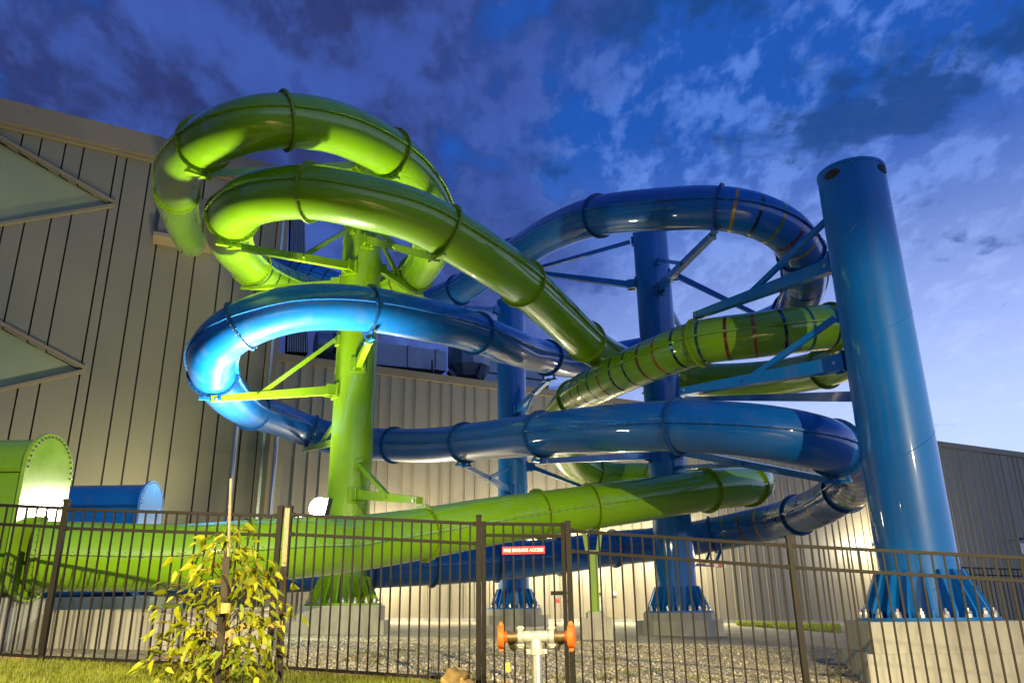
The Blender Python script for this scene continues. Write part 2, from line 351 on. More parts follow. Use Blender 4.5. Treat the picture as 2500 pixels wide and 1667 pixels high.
# ------------------------------------------------------------------ buildings
# hall wall plane, runs back to the far end of the yard
WO = PY(702, 866, 30.0); W1 = PY(2500, 1105, 48.6)
WU = Vector((W1.x - WO.x, W1.y - WO.y, 0)).normalized(); WN = Vector((WU.y, -WU.x, 0))   # WN faces the camera
def wall_uv(px, py):
    p = on_plane(px, py, WO, WN); d = p - WO; return d.dot(WU), p.z
def wp(u, z, out=0.0): return Vector((WO.x, WO.y, 0)) + WU * u + WN * out + Vector((0, 0, z))

hall = thing('pool_hall', 'long low hall clad in champagne vertical metal panels behind the slides', 'building', loc=wp(0, 0))
hall_inv = hall.location.copy()
def hbuild(mb, name, m, parent, **k):
    o = mb.build(name, m, None, **k); o.parent = parent
    o.matrix_parent_inverse = Matrix.Translation(-parent.location); return o
def child(o, parent, root=None):
    o.parent = parent; 
    if root is None: o.matrix_parent_inverse = Matrix.Translation(-parent.location)   # a sub-part hangs under a part that sits at the origin
    return o
z_left = WO.z; u_end = 58.0; z_right = wall_uv(2500, 1105)[1]; uR = wall_uv(2500, 1105)[0]
def roof_z(u): return z_left + (z_right - z_left) * u / uR
ub = -1.6
core = MB(); core.prism([wp(ub, -1, -.12), wp(u_end, -1, -.12), wp(u_end, roof_z(u_end) - .08, -.12), wp(ub, roof_z(ub) - .08, -.12)], -WN * 14); hbuild(core, 'wall_core', JOINT, hall)
u = ub; k = 0; pw = [.47, .60, .47, .66, .52]
while u < u_end:
    w_ = pw[k % 5] * (1.0 if u < 20 else .95); u1 = min(u + w_, u_end); zb = G(*wp((u + u1) / 2, 0).xy) + .12
    mb = MB(); jit = random.uniform(-.008, .008)
    mb.prism([wp(u + .012, zb, jit), wp(u1 - .012, zb, jit), wp(u1 - .012, roof_z(u1) - .32, jit), wp(u + .012, roof_z(u) - .32, jit)], -WN * .1)
    mb.prism([wp(u - .022, zb, .045), wp(u + .012, zb, .045), wp(u + .012, roof_z(u) - .32, .045), wp(u - .022, roof_z(u) - .32, .045)], -WN * .14)  # standing seam
    hbuild(mb, 'panel', CLAD, hall); u = u1; k += 1
mb = MB(); mb.prism([wp(ub, roof_z(ub) - .32, .09), wp(u_end, roof_z(u_end) - .32, .09), wp(u_end, roof_z(u_end), .09), wp(ub, roof_z(ub), .09)], -WN * .5); hbuild(mb, 'roof_capping', TRIM, hall)
mb = MB(); zb0, zb1 = G(*wp(ub, 0).xy), G(*wp(u_end, 0).xy)
segs = np.linspace(ub, u_end, 24)
for a, b in zip(segs[:-1], segs[1:]):
    za, zb = G(*wp(a, 0).xy), G(*wp(b, 0).xy); mb.prism([wp(a, za - .4, .12), wp(b, zb - .4, .12), wp(b, zb + .12, .12), wp(a, za + .12, .12)], -WN * .3)
hbuild(mb, 'plinth_course', CONC, hall)
# access hatch, vent, camera
def wall_box(px0, py0, px1, py1, out, d, name, m, parent):
    u0, z1 = wall_uv(px0, py0); u1, z0 = wall_uv(px1, py1); mb = MB()
    mb.prism([wp(u0, z0, out), wp(u1, z0, out), wp(u1, z1, out), wp(u0, z1, out)], -WN * d); return hbuild(mb, name, m, parent)
dr = wall_box(1443, 1432, 1466, 1500, .12, .12, 'access_door', mat('grey_door', (.36, .35, .31), .4, metal=.2), hall)
h_ = wall_box(1447, 1446, 1464, 1451, .17, .05, 'door_handle', DARK, hall); 
wall_box(1495, 1444, 1501, 1452, .12, .1, 'wall_outlet', WHITE, hall)
sc = wall_box(2466, 1314, 2480, 1320, .7, .18, 'camera_body', DARK, hall); 
mb = MB(); uu, zz = wall_uv(2462, 1318); mb.bar(wp(uu, zz, .03), wp(uu, zz, .6), .06, .06); hbuild(mb, 'camera_bracket', TRIM_S, hall)
wall_box(2488, 1326, 2510, 1352, .09, .04, 'wall_sign', WHITE, hall)
# small roof stub
us, zs = wall_uv(1342, 945); mb = MB(); mb.cyl(wp(us, zs - .4, -.3), wp(us, zs + .15, -.3), .1); hbuild(mb, 'roof_vent_pipe', TRIM, hall)

# tower with folded soffits
TO = .35                                                     # stands a little proud of the hall
TOo = WO + WN * TO
def tower_uv(px, py):
    p = on_plane(px, py, TOo, WN); d = p - WO; return d.dot(WU), p.z
def tp(u, z, out=0.0): return wp(u, z, TO + out)
tower = thing('slide_tower', 'tall taupe panelled tower with pale triangular recesses feeding the slides', 'building', loc=tp(-8, 0))
uC = tower_uv(668, 900)[0]                                   # right corner
uA, zA = tower_uv(0, 249); uB, zB = tower_uv(690, 415)
def top_z(u): return zA + (zB - zA) * (u - uA) / (uB - uA)
fz = .95                                                     # fascia depth
TRI = []
for tipx, tipy, ax, ay, bx, by in ((266, 497, 0, 345, 0, 541), (191, 901, 0, 799, 0, 944)):
    TRI.append((tower_uv(tipx, tipy), tower_uv(ax, ay), tower_uv(bx, by)))
SH = [tower_uv(382, 588), tower_uv(512, 606)]                # entry box, underside
u_min = -34.0
seams = sorted([TRI[0][0][0], TRI[1][0][0]])
def tri_range(T, u):
    (ut, zt), (ua, za), (ubb, zb) = T
    if u >= ut: return None
    return zt + (zb - zt) * (ut - u) / (ut - ubb), zt + (za - zt) * (ut - u) / (ut - ua)
cuts = [uC - .35]
pw = [.62, .86, .55, .95, .62, .80]; k = 0
while cuts[-1] > u_min: cuts.append(cuts[-1] - pw[k % 6]); k += 1
for s in seams:
    j = min(range(len(cuts)), key=lambda i: abs(cuts[i] - s)); cuts[j] = s
cuts = sorted(cuts)
zg = 0.2; GAP = .03
mb = MB(); 
mb.prism([tp(u_min, -1, -1.3), tp(uC - .02, -1, -1.3), tp(uC - .02, top_z(uC) - .1, -1.3), tp(u_min, top_z(u_min) - .1, -1.3)], -WN * 9); hbuild(mb, 'wall_core', JOINT, tower)
for a, b in zip(cuts[:-1], cuts[1:]):
    pieces = [[(a, zg), (b, zg)]]
    lows = [(zg, zg)]; 
    bounds = []
    for T in TRI[::-1]:
        ra, rb = tri_range(T, a), tri_range(T, b)
        if ra is None: continue
        if rb is None: rb = (T[0][1], T[0][1])
        bounds.append((ra, rb))
    lo = (zg, zg)
    polys = []
    for ra, rb in bounds:
        polys.append((lo, (ra[0], rb[0]))); lo = (ra[1], rb[1])
    polys.append((lo, (top_z(a) - fz, top_z(b) - fz)))
    jit = random.uniform(-.008, .008)
    for (l0, l1), (h0, h1) in polys:
        mb = MB(); mb.prism([tp(a + GAP, l0, jit), tp(b - GAP, l1, jit), tp(b - GAP, h1, jit), tp(a + GAP, h0, jit)], -WN * .12); hbuild(mb, 'panel', CLAD_T, tower)
# backing sheet behind the joints (not across the recesses)
mb = MB()
for a, b in zip(cuts[:-1], cuts[1:]):
    lo = (zg, zg); polys = []
    for T in TRI[::-1]:
        ra, rb = tri_range(T, a), tri_range(T, b)
        if ra is None: continue
        if rb is None: rb = (T[0][1], T[0][1])
        polys.append((lo, (ra[0], rb[0]))); lo = (ra[1], rb[1])
    polys.append((lo, (top_z(a) - fz, top_z(b) - fz)))
    for (l0, l1), (h0, h1) in polys:
        mb.prism([tp(a, l0, -.13), tp(b, l1, -.13), tp(b, h1, -.13), tp(a, h0, -.13)], -WN * .05)
hbuild(mb, 'backing_sheet', JOINT, tower)
mb = MB(); mb.prism([tp(u_min, top_z(u_min) - fz, .28), tp(uC + .1, top_z(uC) - fz, .28), tp(uC + .1, top_z(uC), .28), tp(u_min, top_z(u_min), .28)], -WN * .9); hbuild(mb, 'fascia', TRIM, tower)
mb = MB(); mb.prism([tp(u_min, top_z(u_min) - fz - .12, .16), tp(uC + .05, top_z(uC) - fz - .12, .16), tp(uC + .05, top_z(uC) - fz, .16), tp(u_min, top_z(u_min) - fz, .16)], -WN * .3); hbuild(mb, 'fascia_drip', TRIM, tower)
for T in TRI:
    (ut, zt), (ua, za), (ubb, zb) = T
    def ext(p, q, u): return (u, p[1] + (q[1] - p[1]) * (u - p[0]) / (q[0] - p[0]))
    A = ext(T[0], T[1], u_min); B = ext(T[0], T[2], u_min)
    # soffit leans in as it rises so it faces down into the light of the yard
    dep = 1.1; mb = MB(); u9 = u_min
    hA = A[1] - B[1]
    V = [tp(ut, zt, -.10), tp(u9, B[1], -.10), tp(u9, A[1], -dep)]
    mb.prism(V, -WN * .05); hbuild(mb, 'soffit_panel', PALE, tower)
    # return under the upper edge, coloured dark for the shadow there, metal trims on both edges
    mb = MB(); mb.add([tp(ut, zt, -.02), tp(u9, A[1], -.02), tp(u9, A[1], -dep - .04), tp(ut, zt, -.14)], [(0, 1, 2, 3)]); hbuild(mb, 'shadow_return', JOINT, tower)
    for q in (A, B):
        mb = MB(); s = 1 if q is A else -1
        mb.prism([tp(ut + .22, zt - .02 * s, .10), tp(ut + .22, zt + .11 * s, .10), tp(u9, q[1] + .13 * s, .10), tp(u9, q[1], .10)], -WN * .16); hbuild(mb, 'recess_trim', TRIM, tower)
# corner trims
for du, w_, m in ((-.35, .16, TRIM), (-.18, .10, TRIM_S), (-.07, .16, TRIM)):
    mb = MB(); mb.prism([tp(uC + du, zg, .08), tp(uC + du + w_, zg, .08), tp(uC + du + w_, top_z(uC) - fz, .08), tp(uC + du, top_z(uC) - fz, .08)], -WN * .4); hbuild(mb, 'corner_trim', m, tower)
for du in (-1.15, .32):
    mb = MB(); mb.cyl(tp(uC + du, zg, .16), tp(uC + du, (8.5 if du < 0 else 7.6), .16), .085, n=20); hbuild(mb, 'downpipe', TRIM_S, tower, smooth=True)
# entry box of the green slide
(u0, z0), (u1, z1) = SH
mb = MB(); mb.prism([tp(u0, z0, .75), tp(u1 - .05, z0 - .05, .75), tp(u1 - .05, z0 + 2.1, .05), tp(u0, z0 + 2.1, .05)], -WN * .9); hbuild(mb, 'entry_hood', TRIM, tower)
mb = MB(); mb.prism([tp(u0 - .12, z0 - .14, .85), tp(u1 + .05, z0 - .19, .85), tp(u1 + .05, z0 - .05, .85), tp(u0 - .12, z0, .85)], -WN * .85); hbuild(mb, 'hood_flashing', TRIM, tower)

# rooftop plant behind the parapet
def roof_pt(px, py, back): return on_plane(px, py, WO - WN * back, WN)
duct = thing('rooftop_duct', 'long blue-grey sheet metal duct on the hall roof behind the parapet', 'duct', loc=roof_pt(900, 860, 3))
def dq(px0, pt0, pb0, px1, pt1, pb1, back, d, name, m, par):
    mb = MB(); mb.prism([roof_pt(px0, pb0, back), roof_pt(px1, pb1, back), roof_pt(px1, pt1, back), roof_pt(px0, pt0, back)], -WN * d); return hbuild(mb, name, m, par)
dq(905, 832, 888, 1090, 858, 905, 3.0, 1.6, 'duct_run', DUCT, duct)
for x in (905, 1000, 1068):
    yt = 832 + (x - 905) * .14 - 3; dq(x - 4, yt, yt + 58 - (x - 905) * .05, x + 4, yt, yt + 58 - (x - 905) * .05, 2.92, 1.75, 'joint_band', DUCT, duct)
dq(1060, 930, 905, 1056, 878, 905, 2.5, .2, 'duct_strut', DARK, duct)
elb = thing('duct_elbow', 'faceted sheet metal elbow ending the rooftop duct', 'duct', loc=roof_pt(1130, 880, 3))
mb = MB(); c = roof_pt(1145, 872, 3.4); mb.cyl(c + Vector((0, 0, .55)), c - Vector((0, 0, .55)), 1.05, n=12); mb.cyl(c - Vector((0, 0, .55)), c - Vector((0, 0, 1.1)), 1.05, .75, n=12); hbuild(mb, 'elbow_body', DUCT, elb)
mb = MB(); mb.bar(roof_pt(1095, 905, 2.4), roof_pt(1110, 922, 2.4), .3, .2); mb.bar(roof_pt(1180, 890, 2.4), roof_pt(1168, 925, 2.4), .2, .25); mb.bar(roof_pt(1170, 912, 2.4), roof_pt(1184, 918, 2.4), .1, .1); hbuild(mb, 'elbow_bracket', DARK, elb)
unit = thing('rooftop_unit', 'large blue-grey rooftop plant unit beside the elbow duct', 'rooftop unit', loc=roof_pt(1230, 900, 6))
dq(1180, 870, 950, 1330, 892, 960, 4.6, 2.5, 'unit_casing', DUCT, unit); dq(1180, 905, 908, 1330, 927, 930, 4.55, .1, 'casing_seam', DARK, unit)
rd = thing('round_duct', 'round-ended dark duct rising beside the tower above the parapet', 'duct', loc=roof_pt(790, 840, 3))
mb = MB(); a = roof_pt(770, 842, 3.5); b = roof_pt(850, 850, 3.5); mb.cyl(a, b, .62, n=24); hbuild(mb, 'duct_drum', DUCT, rd, smooth=True)
mb = MB(); mb.cyl(a + (b - a) * .48, a + (b - a) * .56, .66, n=24); hbuild(mb, 'joint_band', DARK, rd, smooth=True)
mb = MB(); mb.box(a + (b - a) * .6 - Vector((0, 0, 1.0)), (1.0, .5, .5)); hbuild(mb, 'duct_base', DARK, rd)
lou = thing('louvre_screen', 'dark ribbed metal screen rising beside the tower corner', 'louvre screen', loc=roof_pt(735, 850, 1.5))
bl, br, tl, tr = roof_pt(700, 860, 1.6), roof_pt(752, 862, 1.6), roof_pt(712, 470, 1.6), roof_pt(742, 470, 1.6)
mb = MB(); mb.prism([bl, br, tr, tl], -WN * .5); hbuild(mb, 'screen_back', JOINT, lou)
for i in range(9):
    t0, t1 = i / 9, i / 9 + .06; mb = MB()
    mb.prism([bl.lerp(br, t0) + WN * .12, bl.lerp(br, t1) + WN * .12, tl.lerp(tr, t1) + WN * .12, tl.lerp(tr, t0) + WN * .12], -WN * .115); hbuild(mb, 'rib', DUCT, lou)

# ------------------------------------------------------------------ slides
def spline(pts, n=14):
    p = np.array(pts, float); q = np.vstack([2 * p[0] - p[1], p, 2 * p[-1] - p[-2]]); out = []
    for i in range(1, len(q) - 2):
        for t in np.linspace(0, 1, n, endpoint=False):
            a, b, c, d = q[i - 1:i + 3]
            out.append(.5 * ((2 * b) + (-a + c) * t + (2 * a - 5 * b + 4 * c - d) * t * t + (-a + 3 * b - 3 * c + d) * t ** 3))
    out.append(q[-2]); return np.array(out)
class Path:
    def __init__(s, ctrl, D, step=.12):
        z = np.array([F * D / c[2] for c in ctrl])
        for _ in range(2): z[1:-1] = .25 * z[:-2] + .5 * z[1:-1] + .25 * z[2:]
        pts = [P(c[0], c[1], zz) for c, zz in zip(ctrl, z)]
        s.n_sub = 14; raw = spline(pts, s.n_sub)
        d = np.r_[0, np.cumsum(np.linalg.norm(np.diff(raw, axis=0), axis=1))]
        s.ctrl_s = d[::s.n_sub]; s.len = d[-1]; s.D = D
        n = int(s.len / step); ss = np.linspace(0, s.len, n + 1)
        c = np.stack([np.interp(ss, d, raw[:, i]) for i in range(3)], 1)
        kern = np.exp(-np.linspace(-2, 2, 9) ** 2); kern /= kern.sum()
        pad = np.vstack([c[:1]] * 4 + [c] + [c[-1:]] * 4); c2 = np.stack([np.convolve(pad[:, i], kern, 'valid') for i in range(3)], 1)
        c2[:4] = c[:4]; c2[-4:] = c[-4:]
        s.s = ss; s.c = c2
        t = np.gradient(c2, axis=0); t /= np.linalg.norm(t, axis=1)[:, None]
        sd = np.cross(t, [0, 0, 1.0]); sd /= np.linalg.norm(sd, axis=1)[:, None]; s.t = t; s.sd = sd; s.up = np.cross(sd, t)
    def at(s, x):
        f = lambda A: Vector([float(np.interp(x, s.s, A[:, i])) for i in range(3)])
        return f(s.c), f(s.t).normalized(), f(s.sd).normalized(), f(s.up).normalized()
    def S(s, ci): i = int(ci); fr = ci - i; return float(s.ctrl_s[i] + (s.ctrl_s[min(i + 1, len(s.ctrl_s) - 1)] - s.ctrl_s[i]) * fr)
NS = 40
def tube_mesh(path, s0, s1, r, m, name, th=.0):
    k = [s0] + [x for x in path.s if s0 + .03 < x < s1 - .03] + [s1]; V = []
    for x in k:
        c, t, sd, up = path.at(x)
        for j in range(NS): a = 2 * math.pi * j / NS; V.append(c + sd * (r * math.cos(a)) + up * (r * math.sin(a)))
    Fc = [(i * NS + j, i * NS + (j + 1) % NS, (i + 1) * NS + (j + 1) % NS, (i + 1) * NS + j) for i in range(len(k) - 1) for j in range(NS)]
    return mesh_from(name, V, Fc, m, True)
def ring_mesh(path, s, r0, r1, w, m, name, n=44):
    c, t, sd, up = path.at(s); V = []
    for dx, r in ((-w / 2, r0), (-w / 2, r1), (w / 2, r1), (w / 2, r0)):
        for j in range(n): a = 2 * math.pi * j / n; V.append(c + t * dx + sd * (r * math.cos(a)) + up * (r * math.sin(a)))
    Fc = [(k * n + j, ((k + 1) % 4) * n + j, ((k + 1) % 4) * n + (j + 1) % n, k * n + (j + 1) % n) for k in range(4) for j in range(n)]
    me = mesh_from(name, V, Fc, m); return me
def hexbolts(pts, r, h, name, m):
    mb = MB()
    for p, d in pts: mb.cyl(p, p + d * h, r, n=6)
    return mb.mesh(name, m)
def build_slide(path, root, flanges, m_body, m_fl, stripes=(), seam=True, r=None, end_trim=(0, 0)):
    r = r or path.D / 2
    marks = [0 + end_trim[0]] + sorted(path.S(f) for f in flanges) + [path.len - end_trim[1]]
    for a, b in zip(marks[:-1], marks[1:]):
        if b - a < .1: continue
        sec = obj('tube_section', tube_mesh(path, a + .004, b - .004, r, m_body, 'tube_section')); child(sec, root)
        if not seam: continue
        for sg in (-1, 1):
            mb_v = []; k = [a + .04] + [x for x in path.s[::2] if a + .15 < x < b - .15] + [b - .04]
            for x in k:
                c, t, sd, up = path.at(x)
                for rr, hh in ((r - .01, -.018), (r + .055, -.018), (r + .055, .018), (r - .01, .018)): mb_v.append(c + sd * sg * rr + up * hh)
            Fc = [(i * 4 + j, i * 4 + (j + 1) % 4, (i + 1) * 4 + (j + 1) % 4, (i + 1) * 4 + j) for i in range(len(k) - 1) for j in range(4)]
            sf = obj('seam_flange', mesh_from('seam_flange', mb_v, Fc, m_body)); child(sf, root)
            bp = []
            for x in np.arange(a + .2, b - .1, .24):
                c, t, sd, up = path.at(x); q = c + sd * sg * (r + .032); bp.append((q - up * .035, up))
            if bp:
                bo = obj('seam_bolts', hexbolts(bp, .011, .07, 'seam_bolts', BOLT), kind='stuff'); child(bo, sf, root)
    for f in flanges:
        s = path.S(f); fl = obj('joint_flange', ring_mesh(path, s, r - .02, r + .072, .045, m_fl, 'joint_flange')); child(fl, root)
        c, t, sd, up = path.at(s); bp = []
        for j in range(30):
            a = 2 * math.pi * (j + .5) / 30; q = c + (sd * math.cos(a) + up * math.sin(a)) * (r + .04); bp.append((q - t * .042, t))
        bo = obj('flange_bolts', hexbolts(bp, .012, .084, 'flange_bolts', BOLT), kind='stuff'); child(bo, fl, root)
    for x, m in stripes:
        st = obj('window_band', ring_mesh(path, x, r - .01, r + .004, .075, m, 'window_band')); child(st, root)

DG, DB = 1.05, 1.1
gc = [(466, 592, 70), (456, 570, 74), (438, 520, 84), (432, 469, 95), (443, 404, 113), (499, 351, 131), (588, 311, 140), (697, 295, 136), (826, 314, 126), (949, 373, 118), (1015, 435, 111), (1054, 506, 102), (1062, 584, 94), (1028, 656, 85), (962, 703, 78), (894, 724, 75), (792, 722, 75), (700, 695, 79), (612, 648, 88), (560, 585, 104), (568, 527, 121), (632, 482, 134),
      (758, 469, 135), (894, 494, 136), (1030, 535, 132), (1189, 630, 121), (1274, 690, 113), (1346, 755, 106), (1428, 832, 94), (1490, 873, 84), (1560, 902, 79), (1680, 924, 79), (1790, 928, 82), (1920, 918, 87), (2015, 898, 94), (2085, 866, 100), (2098, 828, 107), (2045, 800, 112),
      (1941, 806, 113), (1835, 819, 113), (1704, 837, 110), (1595, 878, 104), (1484, 927, 95), (1404, 972, 86), (1362, 1035, 78), (1376, 1105, 72), (1425, 1146, 68), (1490, 1163, 67), (1580, 1165, 68), (1690, 1172, 75), (1790, 1173, 81), (1846, 1174, 86), (1822, 1186, 92),
      (1723, 1196, 99), (1540, 1224, 104), (1328, 1253, 109), (1200, 1272, 114), (1034, 1301, 122), (858, 1327, 134), (724, 1336, 148), (417, 1359, 162), (179, 1357, 167), (77, 1357, 168)]
bc = [(600, 612, 63), (660, 640, 65), (724, 662, 66), (800, 690, 67), (900, 722, 67), (985, 737, 67), (1055, 735, 67), (1121, 708, 69), (1200, 658, 74), (1281, 608, 81), (1356, 565, 89), (1463, 527, 99), (1622, 511, 109), (1755, 509, 112), (1861, 532, 112), (1936, 581, 110), (1964, 650, 106), (1957, 722, 98), (1922, 772, 90),
      (1830, 808, 81), (1700, 832, 74), (1560, 862, 71), (1410, 884, 74), (1308, 866, 84), (1240, 844, 92), (1138, 805, 101), (1036, 780, 107), (900, 755, 113), (787, 749, 115), (691, 759, 117), (587, 796, 120), (525, 848, 121), (521, 910, 114), (563, 967, 98), (614, 1002, 87), (686, 1025, 78), (744, 1048, 75), (824, 1072, 75),
      (935, 1085, 78), (1063, 1086, 84), (1196, 1074, 95), (1340, 1058, 108), (1498, 1045, 118), (1668, 1040, 129), (1838, 1051, 138), (1975, 1074, 139), (2045, 1098, 132), (2092, 1135, 118), (2092, 1172, 107), (2063, 1196, 100), (2008, 1232, 94), (1949, 1256, 89), (1880, 1275, 84), (1753, 1302, 79), (1625, 1325, 78), (1498, 1338, 81), (1328, 1360, 87), (1127, 1377, 90), (978, 1384, 91), (739, 1394, 96), (500, 1396, 104), (345, 1394, 111)]
gp = Path(gc, DG); bp_ = Path(bc, DB)
gs = thing('green_water_slide', 'lime green tube slide coiling twice then running low behind the fence', 'water slide', loc=(gp.c[-1][0], gp.c[-1][1], 0))
bs = thing('blue_water_slide', 'royal blue tube slide with two wide coils through the green one', 'water slide', loc=(bp_.c[-1][0], bp_.c[-1][1], 0))
def srange(path, c0, c1, n, cols):
    a, b = path.S(c0), path.S(c1); return [(a + (b - a) * (i + .5) / n, cols[i % len(cols)]) for i in range(n)]
g_fl = [3, 5, 7, 9, 11.2, 13.2, 18, 20, 22, 24.3, 26, 28, 31, 34, 37.2, 40, 43, 46.5, 48.2, 50.3, 51.9, 53, 54.47, 55.1, 57, 59.4, 61.8]
g_st = srange(gp, 37.1, 43.2, 17, [S_DK, S_GR, S_DK, S_OR, S_RD, S_GR, S_DK, S_OR, S_RD, S_GR, S_DK, S_OR, S_DK, S_GR, S_DK, S_DK, S_OR]) + srange(gp, 13.5, 18, 12, [S_RD, S_GR, S_DK, S_DK, S_GR, S_DK, S_OR])
b_fl = [2, 4, 7, 8.7, 11, 13, 15.5, 17.7, 20, 22.7, 24.8, 27, 30, 32, 34, 36.2, 38.2, 39.55, 40.9, 42.95, 45.8, 49, 51, 53.1, 55, 55.8, 56.6, 57.5, 58.3, 60]
b_st = srange(bp_, 13.1, 18.1, 15, [S_YE, S_DK, S_LM, S_RD, S_YE, S_DK, S_DK, S_LM, S_DK]) + srange(bp_, 46.0, 53, 18, [S_YE, S_RD, S_LM, S_DK, S_DK]) + srange(bp_, 2, 5, 8, [S_DK])
build_slide(gp, gs, g_fl, GREEN, GREEN_F, g_st)
build_slide(bp_, bs, b_fl, BLUE, BLUE_F, b_st)

# run-out troughs: tall oval shells closed by a bolted end plate
def runout(path, root, W, top_py, m, m_fl, length=9.0):
    c, t, sd, up = path.at(path.len - .02); ax = Vector((-1, 0, 0)); sd = Vector((-ax.y, ax.x, 0)); rr = W / 2
    px, py, zz = proj(c); top = P(px, top_py, zz).z; zb = c.z - rr - .02; hz = (top - zb) / 2 - rr; zc = (top + zb) / 2; n = 40
    prof = []
    for j in range(n):
        a = 2 * math.pi * j / n; x = rr * math.cos(a); y = rr * math.sin(a); prof.append((x, y + (hz if y >= 0 else -hz)))
    def ringp(s, off, g=0.0):
        return [Vector((c.x, c.y, 0)) + ax * s + sd * (x * (1 + g / rr)) + Vector((0, 0, zc + y + (g if y > 0 else -g))) for x, y in prof]
    V = ringp(.0, 0) + ringp(length, 0); Fc = [(j, (j + 1) % n, n + (j + 1) % n, n + j) for j in range(n)]
    o = obj('runout_trough', mesh_from('runout_trough', V, Fc, m, True)); child(o, root)
    V = ringp(-.03, 0, .085) + ringp(.03, 0, .085); Fc = [tuple(range(n - 1, -1, -1)), tuple(range(n, 2 * n))] + [(j, n + j, n + (j + 1) % n, (j + 1) % n) for j in range(n)]
    e = obj('end_plate', mesh_from('end_plate', V, Fc, MATS['green_plate' if m is GREEN else 'blue_plate'])); child(e, root)
    pts = [(q, -ax) for q in ringp(-.03, 0, .035)]
    b = obj('plate_bolts', hexbolts(pts, .017, .03, 'plate_bolts', BOLT), kind='stuff'); child(b, e, root)
    for sg in (-1, 1):
        mb = MB(); z = zc + hz - .02; a = Vector((c.x, c.y, z)) + sd * sg * (rr + .03); mb.bar(a + ax * .05, a + ax * length, .09, .05); o = mb.build('seam_flange', m_fl); child(o, root)
    return c, ax, zb
mat('green_plate', (.24, .44, .02), .22, coat=.5, var=.10, vscale=3.0, bump=.05, bscale=5, rvar=.12); mat('blue_plate', (.05, .22, .62), .25, coat=.5, var=.08, vscale=3.0, rvar=.1)
ge = runout(gp, gs, 1.12, 1054, GREEN, GREEN_F); be = runout(bp_, bs, 1.12, 1172, BLUE, BLUE_F)

# ------------------------------------------------------------------ columns
def col_height(cx, cy, r, py, z0=0, z1=16):
    for _ in range(50):
        zm = (z0 + z1) / 2
        if proj((cx, cy, zm))[1] > py: z0 = zm
        else: z1 = zm
    return zm
def column(name, label, base_px, base_py, Wb, D, top_py, m, plinth, ng=16, n_w=None, pl_label=None):
    zc = F * D / Wb; b = P(base_px, base_py, zc); r = D / 2
    hd = Vector((b.x, b.y, 0)).normalized(); b = b + hd * (r * .9); top = col_height(b.x, b.y, r, top_py)
    root = thing(name, label, 'support column', 'steel support columns of the water slides', loc=b)
    mb = MB(); mb.cyl(b + Vector((0, 0, .03)), Vector((b.x, b.y, top)), r, n=64, caps=False); o = mb.build('shaft', m, smooth=True); child(o, root)
    mb = MB(); mb.cyl(Vector((b.x, b.y, top - .06)), Vector((b.x, b.y, top)), r + .012, n=64); o = mb.build('top_cap', m, smooth=True); child(o, root)
    h = top - b.z
    # spiral weld bead of the rolled pipe
    turns = (h - .3) / (D * 1.75); n = int(turns * 40); V = []; Fc = []
    for k in range(n + 1):
        a_ = 2 * math.pi * k / 40 + D * 3; z = b.z + .15 + (h - .3) * k / n; ca, sa = math.cos(a_), math.sin(a_)
        for rr, dz in ((r - .004, -.013), (r + .005, -.006), (r + .005, .006), (r - .004, .013)): V.append((b.x + rr * ca, b.y + rr * sa, z + dz))
    for k in range(n): Fc += [(k * 4 + q, k * 4 + q + 1, k * 4 + q + 5, k * 4 + q + 4) for q in range(3)]
    o = obj('weld_seam', mesh_from('weld_seam', V, Fc, m, True)); child(o, root)
    R_ = r * 1.72
    mb = MB(); mb.cyl(b, b + Vector((0, 0, .045)), R_, n=64); o = mb.build('base_plate', m, smooth=True); child(o, root)
    gm = bmesh_g = MB(); gh = D * .62
    prof = [(r - .01, .045), (R_ - .1, .045), (R_ - .1, .14), (r + .07, gh), (r - .01, gh)]
    gm.prism([Vector((x, -.018, z)) for x, z in prof], (0, .036, 0)); gme = gm.mesh('gusset', m)
    bm_ = MB(); bm_.cyl((R_ - .09, 0, .045), (R_ - .09, 0, .09), .055, n=8); bm_.cyl((R_ - .09, 0, .09), (R_ - .09, 0, .135), .048, n=6); bm_.cyl((R_ - .09, 0, .135), (R_ - .09, 0, .18), .022, n=8); bme = bm_.mesh('anchor_bolt', STEEL)
    for i in range(ng):
        g = obj('gusset', gme, root); g.rotation_euler = (0, 0, 2 * math.pi * (i + .5) / ng)
        q = obj('anchor_bolt', bme, root); q.rotation_euler = (0, 0, 2 * math.pi * i / ng)
    # concrete pedestal is a thing of its own
    gz = G(b.x, b.y); half = R_ * 1.03; pr = thing('concrete_pedestal', pl_label, 'pedestal', 'concrete pedestals under the columns', loc=(b.x, b.y, gz - .3))
    if plinth == 'round':
        mb = MB(); mb.cyl((b.x, b.y, gz - .3), b - Vector((0, 0, .004)), half, n=48); o = mb.build('pedestal_drum', CONC, smooth=True); child(o, pr)
        mb = MB(); mb.cyl((b.x, b.y, gz - .3), (b.x, b.y, b.z - .20), half * 1.24, n=10); o = mb.build('footing', CONC); child(o, pr)
    else:
        ang = plinth; ax = (Vector((math.cos(ang), math.sin(ang), 0)), Vector((-math.sin(ang), math.cos(ang), 0)), Vector((0, 0, 1)))
        hh = (b.z - .004 - gz + .3) / 2; mb = MB(); mb.box((b.x, b.y, gz - .3 + hh), (half, half, hh), ax); o = mb.build('pedestal_block', CONC); child(o, pr)
        bv = o.modifiers.new('edge', 'BEVEL'); bv.width = .02; bv.segments = 2
        mb = MB(); mb.box((b.x, b.y, gz - .3 + hh * .62), (half + .10, half + .08, hh * .62), ax); o = mb.build('footing', CONC); child(o, pr)
    return root, b, r, top
gcol = column('green_column', 'lime green steel column through the centre of the green coils', 838, 1477, 111, 1.1, 372, GREEN_P, .10, 18, pl_label='square concrete pedestal under the green column')
